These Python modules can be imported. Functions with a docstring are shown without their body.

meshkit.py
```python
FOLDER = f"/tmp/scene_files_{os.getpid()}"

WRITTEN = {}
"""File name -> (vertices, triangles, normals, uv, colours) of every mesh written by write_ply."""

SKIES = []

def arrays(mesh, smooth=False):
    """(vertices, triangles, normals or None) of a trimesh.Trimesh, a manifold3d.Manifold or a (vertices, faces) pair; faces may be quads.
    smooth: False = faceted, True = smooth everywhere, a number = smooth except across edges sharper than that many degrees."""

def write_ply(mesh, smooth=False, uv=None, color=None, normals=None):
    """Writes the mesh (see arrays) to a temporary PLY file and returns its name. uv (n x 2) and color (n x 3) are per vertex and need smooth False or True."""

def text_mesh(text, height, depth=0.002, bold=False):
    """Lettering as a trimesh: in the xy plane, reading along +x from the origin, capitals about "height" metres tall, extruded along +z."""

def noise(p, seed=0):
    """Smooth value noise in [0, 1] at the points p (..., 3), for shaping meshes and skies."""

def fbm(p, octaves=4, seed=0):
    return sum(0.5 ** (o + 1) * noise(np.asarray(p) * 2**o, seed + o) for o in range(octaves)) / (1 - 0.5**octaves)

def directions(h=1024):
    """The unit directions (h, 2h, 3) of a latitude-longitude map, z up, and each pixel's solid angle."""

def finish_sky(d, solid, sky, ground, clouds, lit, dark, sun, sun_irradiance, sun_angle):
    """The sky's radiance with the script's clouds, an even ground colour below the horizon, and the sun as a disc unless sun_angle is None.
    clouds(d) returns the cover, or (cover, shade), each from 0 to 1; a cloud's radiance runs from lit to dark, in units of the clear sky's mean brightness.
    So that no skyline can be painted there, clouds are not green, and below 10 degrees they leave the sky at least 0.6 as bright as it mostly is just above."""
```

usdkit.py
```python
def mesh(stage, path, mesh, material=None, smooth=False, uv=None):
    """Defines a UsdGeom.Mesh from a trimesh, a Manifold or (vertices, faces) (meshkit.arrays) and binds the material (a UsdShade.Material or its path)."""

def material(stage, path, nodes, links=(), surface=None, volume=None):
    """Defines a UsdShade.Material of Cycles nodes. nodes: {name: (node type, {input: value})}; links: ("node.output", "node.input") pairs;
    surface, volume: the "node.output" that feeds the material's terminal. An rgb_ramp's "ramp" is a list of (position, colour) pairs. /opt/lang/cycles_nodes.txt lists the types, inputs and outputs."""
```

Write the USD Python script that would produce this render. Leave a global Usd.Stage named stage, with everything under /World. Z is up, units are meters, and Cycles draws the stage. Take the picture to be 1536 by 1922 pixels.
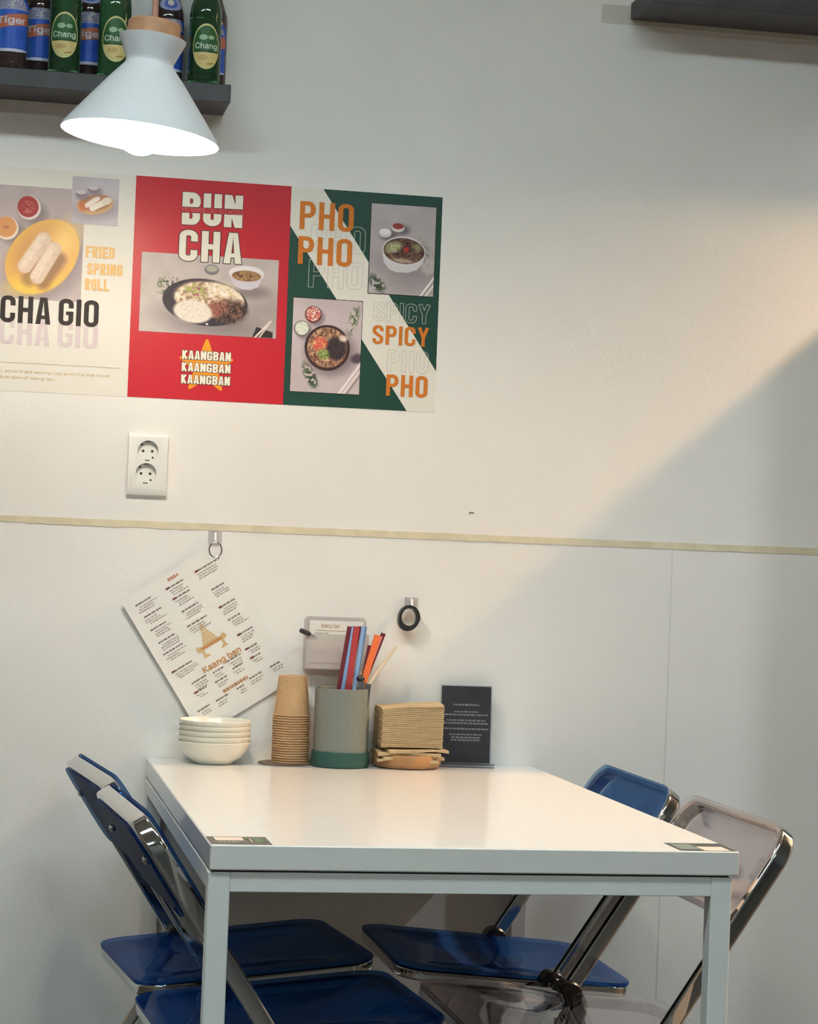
import math, random, re
import numpy as np, trimesh, manifold3d
import shapely
from shapely import affinity
from shapely.geometry import Polygon, LineString, Point, box
from shapely.ops import unary_union
from pxr import Usd, UsdGeom, UsdShade, UsdLux, Gf, Sdf, Vt
import usdkit, meshkit

random.seed(7)
rng = np.random.default_rng(7)
stage = Usd.Stage.CreateInMemory()
UsdGeom.SetStageUpAxis(stage, UsdGeom.Tokens.z)
UsdGeom.SetStageMetersPerUnit(stage, 1.0)
W = UsdGeom.Xform.Define(stage, '/World')
stage.SetDefaultPrim(W.GetPrim())

# ------------------------------------------------------------------ camera
cam = UsdGeom.Camera.Define(stage, '/World/camera')
yaw, pitch, roll = math.radians(10.83), math.radians(1.197), math.radians(2.214)
fw = np.array([math.sin(yaw) * math.cos(pitch), math.cos(yaw) * math.cos(pitch), math.sin(pitch)])
r0 = np.array([math.cos(yaw), -math.sin(yaw), 0.0]); u0 = np.cross(r0, fw)
rt = math.cos(roll) * r0 + math.sin(roll) * u0
up = -math.sin(roll) * r0 + math.cos(roll) * u0
m = Gf.Matrix4d(*rt, 0, *up, 0, *(-fw), 0, -0.3149, -4.1911, 1.1369, 1)
cam.AddTransformOp().Set(m)
cam.CreateHorizontalApertureAttr(36.0)
cam.CreateVerticalApertureAttr(36.0 * 1922 / 1536)
cam.CreateFocalLengthAttr(4136.4 * 36 / 1536)
cam.CreateClippingRangeAttr(Gf.Vec2f(0.05, 60))
cam.CreateExposureAttr(0.0)

# light levels (used by the lamp builders below)
BULB = 228.0            # warm pendant bulb
PANEL = 23.5            # cool unseen ceiling panels that light the room
SPOT = 16000.0            # unseen ceiling spots lighting the right of the back wall
WARM = (1.0, 0.80, 0.60)
COOL = (0.84, 1.0, 1.0)
world = UsdLux.DomeLight.Define(stage, '/World/ambient_dome')  # faint even ambient light all round; no sky in view
world.CreateIntensityAttr(0.02)

# ------------------------------------------------------------------ materials
def lin(c):
    c = np.asarray(c, float) / 255.0
    return np.where(c < 0.04045, c / 12.92, ((c + 0.055) / 1.055) ** 2.4)

MATS = {}
def mat(name, col, rough=0.5, metal=0.0, spec=0.5, noise=0.0, nscale=20.0, bump=0.0, bscale=200.0, emit=0.0, ecol=(1, 1, 1), trans=0.0, ior=1.5, coat=0.0, bdist=0.002):
    if name in MATS: return MATS[name]
    nodes = {'p': ('principled_bsdf', {'base_color': tuple(col), 'roughness': rough, 'metallic': metal, 'specular_ior_level': spec, 'transmission_weight': trans, 'ior': ior, 'coat_weight': coat})}
    links = []
    if emit: nodes['p'][1].update(emission_color=tuple(ecol), emission_strength=emit)
    if noise or bump: nodes['g'] = ('texture_coordinate', {})
    if noise:
        nodes['n'] = ('noise_texture', {'scale': nscale, 'detail': 4.0})
        a = np.asarray(col)
        nodes['r'] = ('rgb_ramp', {'ramp': [(0.3, tuple(a * (1 - noise))), (0.7, tuple(np.minimum(a * (1 + noise), 1)))]})
        links += [('g.object', 'n.vector'), ('n.fac', 'r.fac'), ('r.color', 'p.base_color')]
    if bump:
        nodes['bn'] = ('noise_texture', {'scale': bscale, 'detail': 3.0})
        nodes['b'] = ('bump', {'strength': bump, 'distance': bdist})
        links += [('g.object', 'bn.vector'), ('bn.fac', 'b.height'), ('b.normal', 'p.normal')]
    MATS[name] = usdkit.material(stage, '/World/Looks/' + name, nodes, links, surface='p.BSDF')
    return MATS[name]

def emitter(name, col, s):
    MATS[name] = usdkit.material(stage, '/World/Looks/' + name, {'e': ('emission', {'color': tuple(col), 'strength': float(s)})}, [], surface='e.emission')
    return MATS[name]

def clear(name, tint, gloss=1.0, rough=0.03, milk=0.0, mcol=(0.8, 0.8, 0.8), deep=1.0, bend=1.5):
    """thin clear plastic: tinted see-through with a fresnel gloss, optionally a little milky"""
    nodes = {'t': ('transparent_bsdf', {'color': tuple(tint)}), 'g': ('glossy_bsdf', {'color': (gloss,) * 3, 'roughness': rough}), 'x': ('mix_closure', {}),
             'f': ('layer_weight', {'blend': 0.5}), 'w': ('math', {'math_type': 'power', 'value2': 5.0}), 'k': ('math', {'math_type': 'multiply_add', 'value2': 0.96 - .06, 'value3': 0.04})}
    links = [('t.BSDF', 'x.closure1'), ('g.BSDF', 'x.closure2'), ('f.facing', 'w.value1'), ('w.value', 'k.value1'), ('k.value', 'x.fac')]
    out = 'x.closure'
    if deep > 1:      # longer way through the sheet at a slant
        a = np.asarray(tint, float)
        nodes['h'] = ('rgb_ramp', {'ramp': [(q, tuple(a ** (1 + (deep - 1) * q ** bend))) for q in np.linspace(0, 1, 17)]})
        links += [('f.facing', 'h.fac'), ('h.color', 't.color')]
    if milk:
        nodes['d'] = ('diffuse_bsdf', {'color': tuple(mcol)}); nodes['y'] = ('mix_closure', {'fac': milk})
        links += [('x.closure', 'y.closure1'), ('d.BSDF', 'y.closure2')]; out = 'y.closure'
    MATS[name] = usdkit.material(stage, '/World/Looks/' + name, nodes, links, surface=out)
    return MATS[name]

def printed(name, rough=0.45):
    MATS[name] = usdkit.material(stage, '/World/Looks/' + name, {'a': ('attribute', {'attribute': 'print_color'}), 'p': ('principled_bsdf', {'roughness': rough, 'specular_ior_level': .3})}, [('a.color', 'p.base_color')], surface='p.BSDF')
    return MATS[name]

white_wall = mat('white_wall_paint', (0.80, 0.79, 0.77), 0.55, noise=0.02, nscale=3, bump=0.12, bscale=90, bdist=0.003)
white_table = mat('white_laminate', (0.745, 0.74, 0.725), 0.24, noise=0.015, nscale=30, coat=0.3)
white_steel = mat('white_powder_coat', (0.74, 0.76, 0.75), 0.32, noise=0.01, nscale=60)
chrome = mat('chrome', (0.62, 0.61, 0.60), 0.07, metal=1.0)
dark_joint = mat('dark_joint', (0.03, 0.03, 0.035), 0.3, metal=0.3)
print_mat = printed('colour_print')
paper_white = mat('poster_paper', (0.76, 0.74, 0.685), 0.5, spec=.3)

# ------------------------------------------------------------------ scene helpers
USED = {}
def numbered(parent, name):
    k = parent + '/' + name
    n = USED.get(k, -1) + 1
    USED[k] = n
    return k if n == 0 else f'{k}_{n:03d}'

def tag(p, label=None, cat=None, group=None, kind=None):
    for k, v in (('label', label), ('category', cat), ('group', group), ('kind', kind)):
        if v: p.SetCustomDataByKey(k, v)
    return p

def pth(parent):
    return '/World' if parent is None else str(parent.GetPath())

def thing(name, label, cat, loc=(0, 0, 0), rotz=0.0, group=None):
    x = UsdGeom.Xform.Define(stage, numbered('/World', name))
    x.AddTranslateOp().Set(Gf.Vec3d(*map(float, loc))); x.AddRotateZOp().Set(float(rotz))
    return tag(x.GetPrim(), label, cat, group)

def part(parent, name, mesh, material, label=None, smooth=35, kind=None):
    """one mesh: a part under its thing, or (parent None) at top level"""
    m = usdkit.mesh(stage, numbered(pth(parent), name), mesh, material, smooth=smooth)
    return tag(m.GetPrim(), label, kind=kind)

def single(name, mesh, material, label, cat, group=None, smooth=35, kind=None):
    return tag(part(None, name, mesh, material, smooth=smooth), label, cat, group, kind)

def struct(name, mesh, material, label, smooth=False):
    return tag(part(None, name, mesh, material, smooth=smooth), label, None, None, 'structure')

def dup(src, loc, rotz, label=None, group=None):
    was = src.GetCustomData()
    x = UsdGeom.Xform.Define(stage, numbered('/World', re.sub(r'_\d\d\d$', '', str(src.GetName()))))
    x.GetPrim().GetReferences().AddInternalReference(src.GetPath())
    x.AddTranslateOp().Set(Gf.Vec3d(*map(float, loc))) if not x.GetPrim().HasAttribute('xformOp:translate') else x.GetPrim().GetAttribute('xformOp:translate').Set(Gf.Vec3d(*map(float, loc)))
    x.AddRotateZOp().Set(float(rotz)) if not x.GetPrim().HasAttribute('xformOp:rotateZ') else x.GetPrim().GetAttribute('xformOp:rotateZ').Set(float(rotz))
    x.GetPrim().SetInstanceable(True)
    return tag(x.GetPrim(), label or was.get('label'), was.get('category'), group or was.get('group'))

# ------------------------------------------------------------------ mesh helpers
def bx(x0, y0, z0, x1, y1, z1, bev=0.0):
    if bev <= 0:
        b = trimesh.creation.box((x1 - x0, y1 - y0, z1 - z0)); b.apply_translation(((x0 + x1) / 2, (y0 + y1) / 2, (z0 + z1) / 2)); return b
    pts = []
    for X, sx in ((x0, 1), (x1, -1)):
        for Y, sy in ((y0, 1), (y1, -1)):
            for Z, sz in ((z0, 1), (z1, -1)):
                pts += [(X + sx * bev, Y + sy * bev, Z), (X + sx * bev, Y, Z + sz * bev), (X, Y + sy * bev, Z + sz * bev)]
    return trimesh.convex.convex_hull(np.array(pts))

def cat(*ms): return trimesh.util.concatenate([m for m in ms])

def lathe(profile, n=48, loc=(0, 0, 0)):
    m = trimesh.creation.revolve(np.asarray(profile, float), sections=n)
    m.apply_translation(loc); return m

def cyl(r, h, loc=(0, 0, 0), axis='z', n=32, bev=0.0):
    if bev: m = lathe([(0, -h / 2), (r - bev, -h / 2), (r, -h / 2 + bev), (r, h / 2 - bev), (r - bev, h / 2), (0, h / 2)], n)
    else: m = trimesh.creation.cylinder(r, h, sections=n)
    if axis == 'y': m.apply_transform(trimesh.transformations.rotation_matrix(math.pi / 2, (1, 0, 0)))
    if axis == 'x': m.apply_transform(trimesh.transformations.rotation_matrix(math.pi / 2, (0, 1, 0)))
    m.apply_translation(loc); return m

def polys(g):
    return [p for p in getattr(g, 'geoms', [g]) if isinstance(p, Polygon) and p.area > 1e-9]

def flat(shape, y_back, t=0.0002):
    """shape in (x, z) becomes a thin plate facing -y whose back lies at y_back"""
    out = []
    for p in polys(shape):
        e = trimesh.creation.extrude_polygon(p, t, engine='earcut')
        v = e.vertices; e.vertices = np.c_[v[:, 0], y_back - v[:, 2], v[:, 1]]
        out.append(e)
    return cat(*out)

def rrect(x0, z0, x1, z1, r, q=6):
    return box(x0 + r, z0 + r, x1 - r, z1 - r).buffer(r, quad_segs=q) if r > 0 else box(x0, z0, x1, z1)

def tube(pts, r, n=10, closed=False):
    pts = np.asarray(pts, float); N = len(pts)
    rr = np.broadcast_to(r, (N,))
    tg = np.roll(pts, -1, 0) - np.roll(pts, 1, 0) if closed else np.gradient(pts, axis=0)
    tg /= np.linalg.norm(tg, axis=1, keepdims=True)
    ref = np.array([0, 0, 1.0]) if abs(tg[:, 2]).max() < 0.9 else np.array([0.31, 0.95, 0.05])
    a = np.cross(tg, ref); a /= np.linalg.norm(a, axis=1, keepdims=True); b = np.cross(tg, a)
    th = np.linspace(0, 2 * math.pi, n, endpoint=False)
    v = (pts[:, None] + rr[:, None, None] * (np.cos(th)[None, :, None] * a[:, None] + np.sin(th)[None, :, None] * b[:, None])).reshape(-1, 3)
    f = []
    for i in range(N if closed else N - 1):
        j = (i + 1) % N
        for k in range(n):
            l = (k + 1) % n
            f += [(i * n + k, j * n + k, j * n + l), (i * n + k, j * n + l, i * n + l)]
    if not closed:
        v = np.vstack([v, pts[:1], pts[-1:]]); c0, c1 = N * n, N * n + 1
        for k in range(n):
            l = (k + 1) % n
            f += [(c0, k, l), (c1, (N - 1) * n + l, (N - 1) * n + k)]
    t = trimesh.Trimesh(v, np.array(f), process=False); t.fix_normals(); return t

def sweep(path, prof, to3, closed=False):
    """path (N,2) in a plane, prof (M,2) = (in-plane normal, out of plane); to3 maps (s, t, n) to 3-D"""
    path = np.asarray(path, float); N = len(path); prof = np.asarray(prof, float); M = len(prof)
    tg = np.roll(path, -1, 0) - np.roll(path, 1, 0) if closed else np.gradient(path, axis=0)
    tg /= np.linalg.norm(tg, axis=1, keepdims=True); nm = np.c_[-tg[:, 1], tg[:, 0]]
    st = path[:, None] + nm[:, None] * prof[None, :, :1]
    v = to3(st[..., 0].ravel(), st[..., 1].ravel(), np.broadcast_to(prof[None, :, 1], (N, M)).ravel())
    f = []
    for i in range(N if closed else N - 1):
        j = (i + 1) % N
        for k in range(M):
            l = (k + 1) % M
            f += [(i * M + k, j * M + k, j * M + l), (i * M + k, j * M + l, i * M + l)]
    if not closed:
        for k in range(1, M - 1):
            f += [(0, k, k + 1), ((N - 1) * M, (N - 1) * M + k + 1, (N - 1) * M + k)]
    t = trimesh.Trimesh(v, np.array(f), process=False); t.fix_normals(); return t

def rounded_profile(a, b, r, q=3):
    return np.array(rrect(-a / 2, -b / 2, a / 2, b / 2, r, q).exterior.coords)[:-1]

def loop(x0, y0, x1, y1, r, q=8, step=None):
    c = np.array(rrect(x0, y0, x1, y1, r, q).exterior.coords)[:-1]
    if step:
        L = LineString(np.vstack([c, c[:1]])); n = int(L.length / step)
        c = np.array([L.interpolate(i * L.length / n).coords[0] for i in range(n)])
    return c

def shell(outline, depth, thick, to3, rho=(0, .25, .45, .6, .7, .78, .85, .91, .955, .985, 1.0)):
    """a moulded sheet with this outline: depth(rho) is how far it is dished, thick its thickness; to3 as in sweep"""
    c = np.asarray(outline); ce = (c.max(0) + c.min(0)) / 2; N = len(c)
    def layer(off, inset):
        v = [np.array([[ce[0], ce[1], off - depth(0)]])]
        for q in rho[1:]:
            qq = q if q < 1 else 1 - inset
            v.append(np.c_[ce + (c - ce) * qq, np.full(N, off - depth(q))])
        return np.vstack(v)
    a, b = layer(thick, 0.004), layer(0.0, 0.004)
    e1, e2 = np.c_[c, np.full(N, thick * .75)], np.c_[c, np.full(N, thick * .25)]
    v = np.vstack([a, b, e1, e2]); na = len(a); R = len(rho)
    f = []
    def ring(i, k, base): return base + 1 + (i - 1) * N + k % N
    for base, flip in ((0, False), (na, True)):
        for k in range(N):
            f.append((base, ring(1, k, base), ring(1, k + 1, base))[::-1 if flip else 1])
            for i in range(1, R - 1):
                p, q, r_, s = ring(i, k, base), ring(i + 1, k, base), ring(i + 1, k + 1, base), ring(i, k + 1, base)
                f += [(p, q, r_)[::-1 if flip else 1], (p, r_, s)[::-1 if flip else 1]]
    A, B = [ring(R - 1, k, 0) for k in range(N)], [ring(R - 1, k, na) for k in range(N)]
    C, D = [2 * na + k for k in range(N)], [2 * na + N + k for k in range(N)]
    for P_, Q_ in ((A, C), (C, D), (D, B)):
        for k in range(N):
            l = (k + 1) % N
            f += [(P_[k], Q_[k], Q_[l]), (P_[k], Q_[l], P_[l])]
    t = trimesh.Trimesh(to3(v[:, 0], v[:, 1], v[:, 2]), np.array(f), process=False); t.fix_normals(); return t

# ------------------------------------------------------------------ lettering: condensed capitals drawn as strokes
def arc(cx, cy, rx, ry, a0, a1, n=8):
    t = np.radians(np.linspace(a0, a1, n)); return [(cx + rx * math.cos(x), cy + ry * math.sin(x)) for x in t]

def glyph(ch, w=0.46, s=0.15):
    h = s / 2; l, r, t, b, m = h, w - h, 1 - h, h, w / 2
    k = m - h
    O = Polygon(rrect(0, 0, w, 1, m * .92, 8).exterior).difference(rrect(s, s, w - s, 1 - s, (w / 2 - s) * .9, 8))
    def st(*lines): return unary_union([LineString(q).buffer(h, cap_style=2, join_style=1) for q in lines])
    V = lambda x, y0=0., y1=1.: [(x, y0), (x, y1)]
    bowl = lambda y0, y1: [(l, y1 - h)] + arc(r - k * .8, (y1 + y0) / 2, k * .8, (y1 - y0) / 2 - h, 90, -90, 10) + [(l, y0 + h)]
    if ch == 'O': return O
    if ch == 'C': return O.difference(box(m, .36, w + 1, .64))
    if ch == 'G': return O.difference(box(m, .5, w + 1, .66)).union(box(m, .40, w, .40 + s * .85)).union(box(w - s, .2, w, .46))
    if ch == 'S': return st([(r, .70), (r, t - k)] + arc(m, t - k, k, k, 0, 180)[0:] + [(l, .70), (l + .01, .62), (m, .5), (r - .01, .37), (r, .30)] + arc(m, b + k, k, k, 0, -180) + [(l, .30)])
    if ch == 'U': return st([(l, 1)] + arc(m, b + k, k, k, 180, 360) + [(r, 1)])
    if ch == 'P': return st(V(l), bowl(.42, 1))
    if ch == 'R': return st(V(l), bowl(.42, 1), [(m, .45), (r, 0)])
    if ch == 'B': return st(V(l), bowl(.46, 1), bowl(0, .56))
    if ch == 'D': return st(V(l), [(l, t)] + arc(m, t - k, k, k, 90, 0) + arc(m, b + k, k, k, 0, -90) + [(l, b)])
    if ch == 'H': return st(V(l), V(r), [(l, .5), (r, .5)])
    if ch == 'I': return st(V(h))
    if ch == 'N': return st(V(l), V(r), [(l, .97), (r, .03)])
    if ch == 'K': return st(V(l), [(l, .40), (r, 1)], [(l + .09, .52), (r, 0)])
    if ch == 'A': return Polygon([(0, 0), (m - .11, 1), (m + .11, 1), (w, 0), (w - s, 0), (m, .86), (s, 0)]).union(box(.09, .2, w - .09, .2 + s * .8).intersection(Polygon([(0, 0), (m - .11, 1), (m + .11, 1), (w, 0)])))
    if ch == 'Y': return st([(l * .8, 1), (m, .45)], [(w - l * .8, 1), (m, .45)], V(m, 0, .5))
    if ch == 'E': return st(V(l), [(l, t), (w, t)], [(l, .5), (w * .9, .5)], [(l, b), (w, b)])
    if ch == 'F': return st(V(l), [(l, t), (w, t)], [(l, .5), (w * .9, .5)])
    if ch == 'L': return st(V(l), [(l, b), (w, b)])
    return Polygon()

def word(text, x, z, width, height, s=0.15, gap=0.09, space=0.16):
    """text fitted into the box whose lower left corner is (x, z)"""
    at, out = 0.0, []
    for ch in text:
        if ch == ' ': at += space; continue
        w = s if ch == 'I' else 0.46
        out.append(affinity.translate(glyph(ch, w, s), at, 0)); at += w + gap
    g = unary_union(out)
    g = affinity.scale(g, width / (at - gap), height, origin=(0, 0))
    return affinity.translate(g, x, z)

def outline(g, t): return g.boundary.buffer(t / 2, cap_style=2)

def small_text(text, x, z, width, height, y_back, t=0.0002):
    """plain small lettering, fitted into a width and a capital height, facing -y"""
    m = meshkit.text_mesh(text, 1.0, 1.0)
    v = m.vertices.copy(); v[:, 0] -= v[:, 0].min()
    v[:, 0] *= width / v[:, 0].max()
    m.vertices = np.c_[x + v[:, 0], y_back - v[:, 2] * t, z + v[:, 1] * height]
    return m

# ------------------------------------------------------------------ printed pictures: a fine grid of coloured cells
class Canvas:
    """colours (sRGB 0-255) at grid points x, z in metres"""
    def __init__(self, x0, z0, x1, z1, cell):
        self.nx, self.nz = max(2, int(round((x1 - x0) / cell)) + 1), max(2, int(round((z1 - z0) / cell)) + 1)
        self.X, self.Z = np.meshgrid(np.linspace(x0, x1, self.nx), np.linspace(z0, z1, self.nz))
        self.C = np.zeros(self.X.shape + (3,)); self.cell = cell
    def n(self, scale, seed=0, octaves=3):
        return meshkit.fbm(np.stack([self.X * scale, self.Z * scale, np.full_like(self.X, seed * 7.3)], -1), octaves, seed)
    def fill(self, col, noise=0.0, scale=60, seed=0):
        self.C[:] = np.asarray(col, float) + ((self.n(scale, seed) - .5) * 2 * noise)[..., None]
    def blend(self, mask, col):
        col = np.asarray(col, float); self.C = self.C * (1 - mask[..., None]) + mask[..., None] * col
    def ell(self, cx, cz, a, b, ang=0, soft=None):
        t = math.radians(ang); dx, dz = self.X - cx, self.Z - cz
        u, v = (dx * math.cos(t) + dz * math.sin(t)) / a, (-dx * math.sin(t) + dz * math.cos(t)) / b
        d = (np.sqrt(u * u + v * v) - 1) * min(a, b); s = soft or self.cell
        return np.clip(.5 - d / s, 0, 1)
    def seg(self, x0, z0, x1, z1, w, soft=None):
        d = np.array([x1 - x0, z1 - z0]); L = (d ** 2).sum()
        t = np.clip(((self.X - x0) * d[0] + (self.Z - z0) * d[1]) / L, 0, 1)
        q = np.hypot(self.X - x0 - t * d[0], self.Z - z0 - t * d[1]); s = soft or self.cell
        return np.clip(.5 - (q - w) / s, 0, 1)
    def shape(self, g):
        return shapely.contains_xy(g, self.X, self.Z).astype(float)
    def speck(self, mask, cols, scale, seed):
        q = self.n(scale, seed, 2); lo = np.quantile(q, np.linspace(0, 1, len(cols) + 1)); lo[-1] += 1
        for i, c in enumerate(cols): self.blend(mask * ((q >= lo[i]) & (q < lo[i + 1])), c)
    def mesh(self, to3, keep=None):
        f = []
        i = np.arange(self.nx * self.nz).reshape(self.nz, self.nx)
        a, b, c, d = i[:-1, :-1].ravel(), i[:-1, 1:].ravel(), i[1:, 1:].ravel(), i[1:, :-1].ravel()
        f = np.vstack([np.c_[a, b, c], np.c_[a, c, d]])
        if keep is not None:
            k = keep.ravel(); f = f[k[f].all(1)]
        return to3(self.X.ravel(), self.Z.ravel()), f, lin(np.clip(self.C.reshape(-1, 3), 0, 255))

def print_part(parent, name, cv, to3, keep=None, label=None, material=None):
    v, f, c = cv.mesh(to3, keep)
    used = np.unique(f); re = np.zeros(len(v), int); re[used] = np.arange(len(used))
    m = usdkit.mesh(stage, numbered(pth(parent), name), trimesh.Trimesh(v[used], re[f], process=False), material or print_mat, smooth=True)
    UsdGeom.PrimvarsAPI(m).CreatePrimvar('print_color', Sdf.ValueTypeNames.Color3fArray, 'vertex').Set(Vt.Vec3fArray.FromNumpy(c[used].astype(np.float32)))
    return tag(m.GetPrim(), label)

# ================================================================== the room
RX0, RX1, RY, RZ = -3.2, 3.4, -7.0, 3.0
struct('wall_back', bx(RX0 - .1, 0, -.05, RX1 + .1, .12, RZ + .05), white_wall, 'white painted wall behind the table')
struct('wall_left', bx(RX0 - .1, RY, -.05, RX0, 0, RZ + .05), mat('warm_bounce_brown', (.46, .30, .20), .5, noise=.15, nscale=6), 'unseen left side wall, coloured warm to bounce light')  # out of view; warm brown chosen to tint light bounced to the left
struct('wall_front', bx(RX0 - .1, RY - .1, -.05, RX1 + .1, RY, RZ + .05), mat('unseen_wall_grey', (0.13, 0.14, 0.14), 0.6), 'unseen wall behind the camera, kept dark for the chrome reflections')  # out of view; dark grey chosen so the chrome reflects darker
struct('floor', bx(RX0 - .1, RY, -.1, RX1 + .1, 0, 0), mat('dark_floor', (0.050, 0.047, 0.044), 0.5, noise=.15, nscale=4), 'dark floor of the dining room')
struct('ceiling', bx(RX0 - .1, RY, RZ, RX1 + .1, 0, RZ + .1), mat('ceiling_paint', (0.62, 0.64, 0.63), 0.7), 'white ceiling of the dining room')
struct('wall_right', bx(RX1, RY, -.05, RX1 + .1, 0, RZ + .05), MATS['unseen_wall_grey'], 'unseen grey side wall far to the right, dark to limit bounced light')  # out of view; dark so the spots bounce less light back
struct('unseen_wall_stub', bx(1.90, -.297, 0, 1.95, 0, 2.13), MATS['unseen_wall_grey'], 'unseen short grey stub wall beyond the right edge, shading the back wall')  # out of view, placed to block the spots and shade the wall

# ragged strip of old adhesive along the wall, and the joint below it
xs = np.arange(-1.2, 1.92, 0.012)
up_e = 1.1875 + .0008 * np.array([meshkit.noise([[x * 30, 0, 1]])[0] for x in xs])
ragged = np.clip((0.35 - xs) / 0.5, 0.15, 1)
lo_e = 1.1745 + .0045 * ragged * np.array([meshkit.noise([[x * 55, 3, 2]])[0] - .4 for x in xs])
strip = Polygon(list(zip(xs, lo_e)) + list(zip(xs[::-1], up_e[::-1])))
struct('trim_1', flat(strip, .0, .0012), mat('old_adhesive', (0.68, 0.62, 0.46), 0.5, noise=.10, nscale=25), 'pale yellow strip of old adhesive running across the wall')
struct('trim_2', bx(1.0205, -.0007, 0.0, 1.0225, .0, 1.1735, 0), mat('joint_filler', (0.66, 0.66, 0.63), 0.6), 'thin vertical joint line in the lower wall')
struct('trim_3', flat(Polygon([(0, 0), (.007, .001), (.012, -.003), (.006, -.002), (0, -.004)]), 0, .0006).apply_translation((.606, 0, 1.231)), mat('scuff', (0.22, 0.20, 0.17), 0.7), 'small dark scuff mark above the adhesive strip')

# ceiling light panels out of view, placed to light wall and table coolly
panel_frame = mat('panel_frame', (0.7, 0.7, 0.7), 0.4)
near_glow, far_glow = emitter('panel_glow', COOL, PANEL), emitter('dim_panel_glow', COOL, PANEL * 2.0)
for (px, py, where, gl) in [(-1.0, -2.05, 'left, in front of the camera', near_glow), (.45, -2.05, 'right, in front of the camera', near_glow), (-1.5, -5.6, 'left, behind the camera', far_glow), (.9, -5.6, 'right, behind the camera', far_glow)]:
    t = thing('unseen_ceiling_light', f'unseen flat white ceiling light panel {where}', 'ceiling light', (px, py, RZ))
    part(t, 'frame', cat(bx(-.62, -.17, -.03, .62, -.15, 0), bx(-.62, .15, -.03, .62, .17, 0), bx(-.62, -.15, -.03, -.60, .15, 0), bx(.60, -.15, -.03, .62, .15, 0)), panel_frame)
    part(t, 'diffuser', bx(-.60, -.15, -.022, .60, .15, -.012), gl)

# two unseen ceiling spots, placed to throw the beam on the right wall: (y, housing radius, lens radius, depth of the lens, glow)
for (sy_, hr, lr, dp, gl, lab) in ((-.42, .090, .046, .058, emitter('warm_spot_glow', (1, .57, .24), SPOT * .52), 'unseen wide black ceiling spot nearest the back wall, casting the warm beam'), (-.66, .050, .022, .032, emitter('white_spot_glow', (.93, .97, 1.0), SPOT * .50), 'unseen small black ceiling spot farther from the back wall, lighting it white')):
    t = thing('unseen_ceiling_spot', lab, 'spotlight', (2.75, sy_, RZ))
    part(t, 'housing', lathe([(hr, 0), (hr, -.18), (hr - .004, -.18), (hr - .004, -.18 + dp + .016), (.0, -.18 + dp + .016), (0, 0)], 40), mat('spot_black', (.02, .02, .02), .5))
    part(t, 'spot_lens', cyl(lr, .004, (0, 0, -.18 + dp)), gl)

# ================================================================== shelves and bottles
shelf_black = mat('black_wood', (0.055, 0.055, 0.064), 0.5, noise=.2, nscale=18)
t = thing('wall_shelf', 'dark thick wall shelf carrying the beer bottles at upper left', 'shelf', (0, 0, 1.967))
part(t, 'board', bx(-1.0, -.13, 0, .0955, 0, .0335, .0015), shelf_black)
t = thing('wall_shelf', 'dark empty wall shelf at the upper right corner', 'shelf', (0, 0, 2.2185))
part(t, 'board', bx(.8945, -.15, 0, 1.88, -.0016, .0335, .0015), shelf_black)
single('masking_tape', flat(box(.836, 2.209, 1.88, 2.246), 0, .0012), mat('masking_tape', (0.60, 0.585, 0.53), .6), 'long beige masking tape strip behind the upper right shelf', 'tape', smooth=False)

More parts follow.
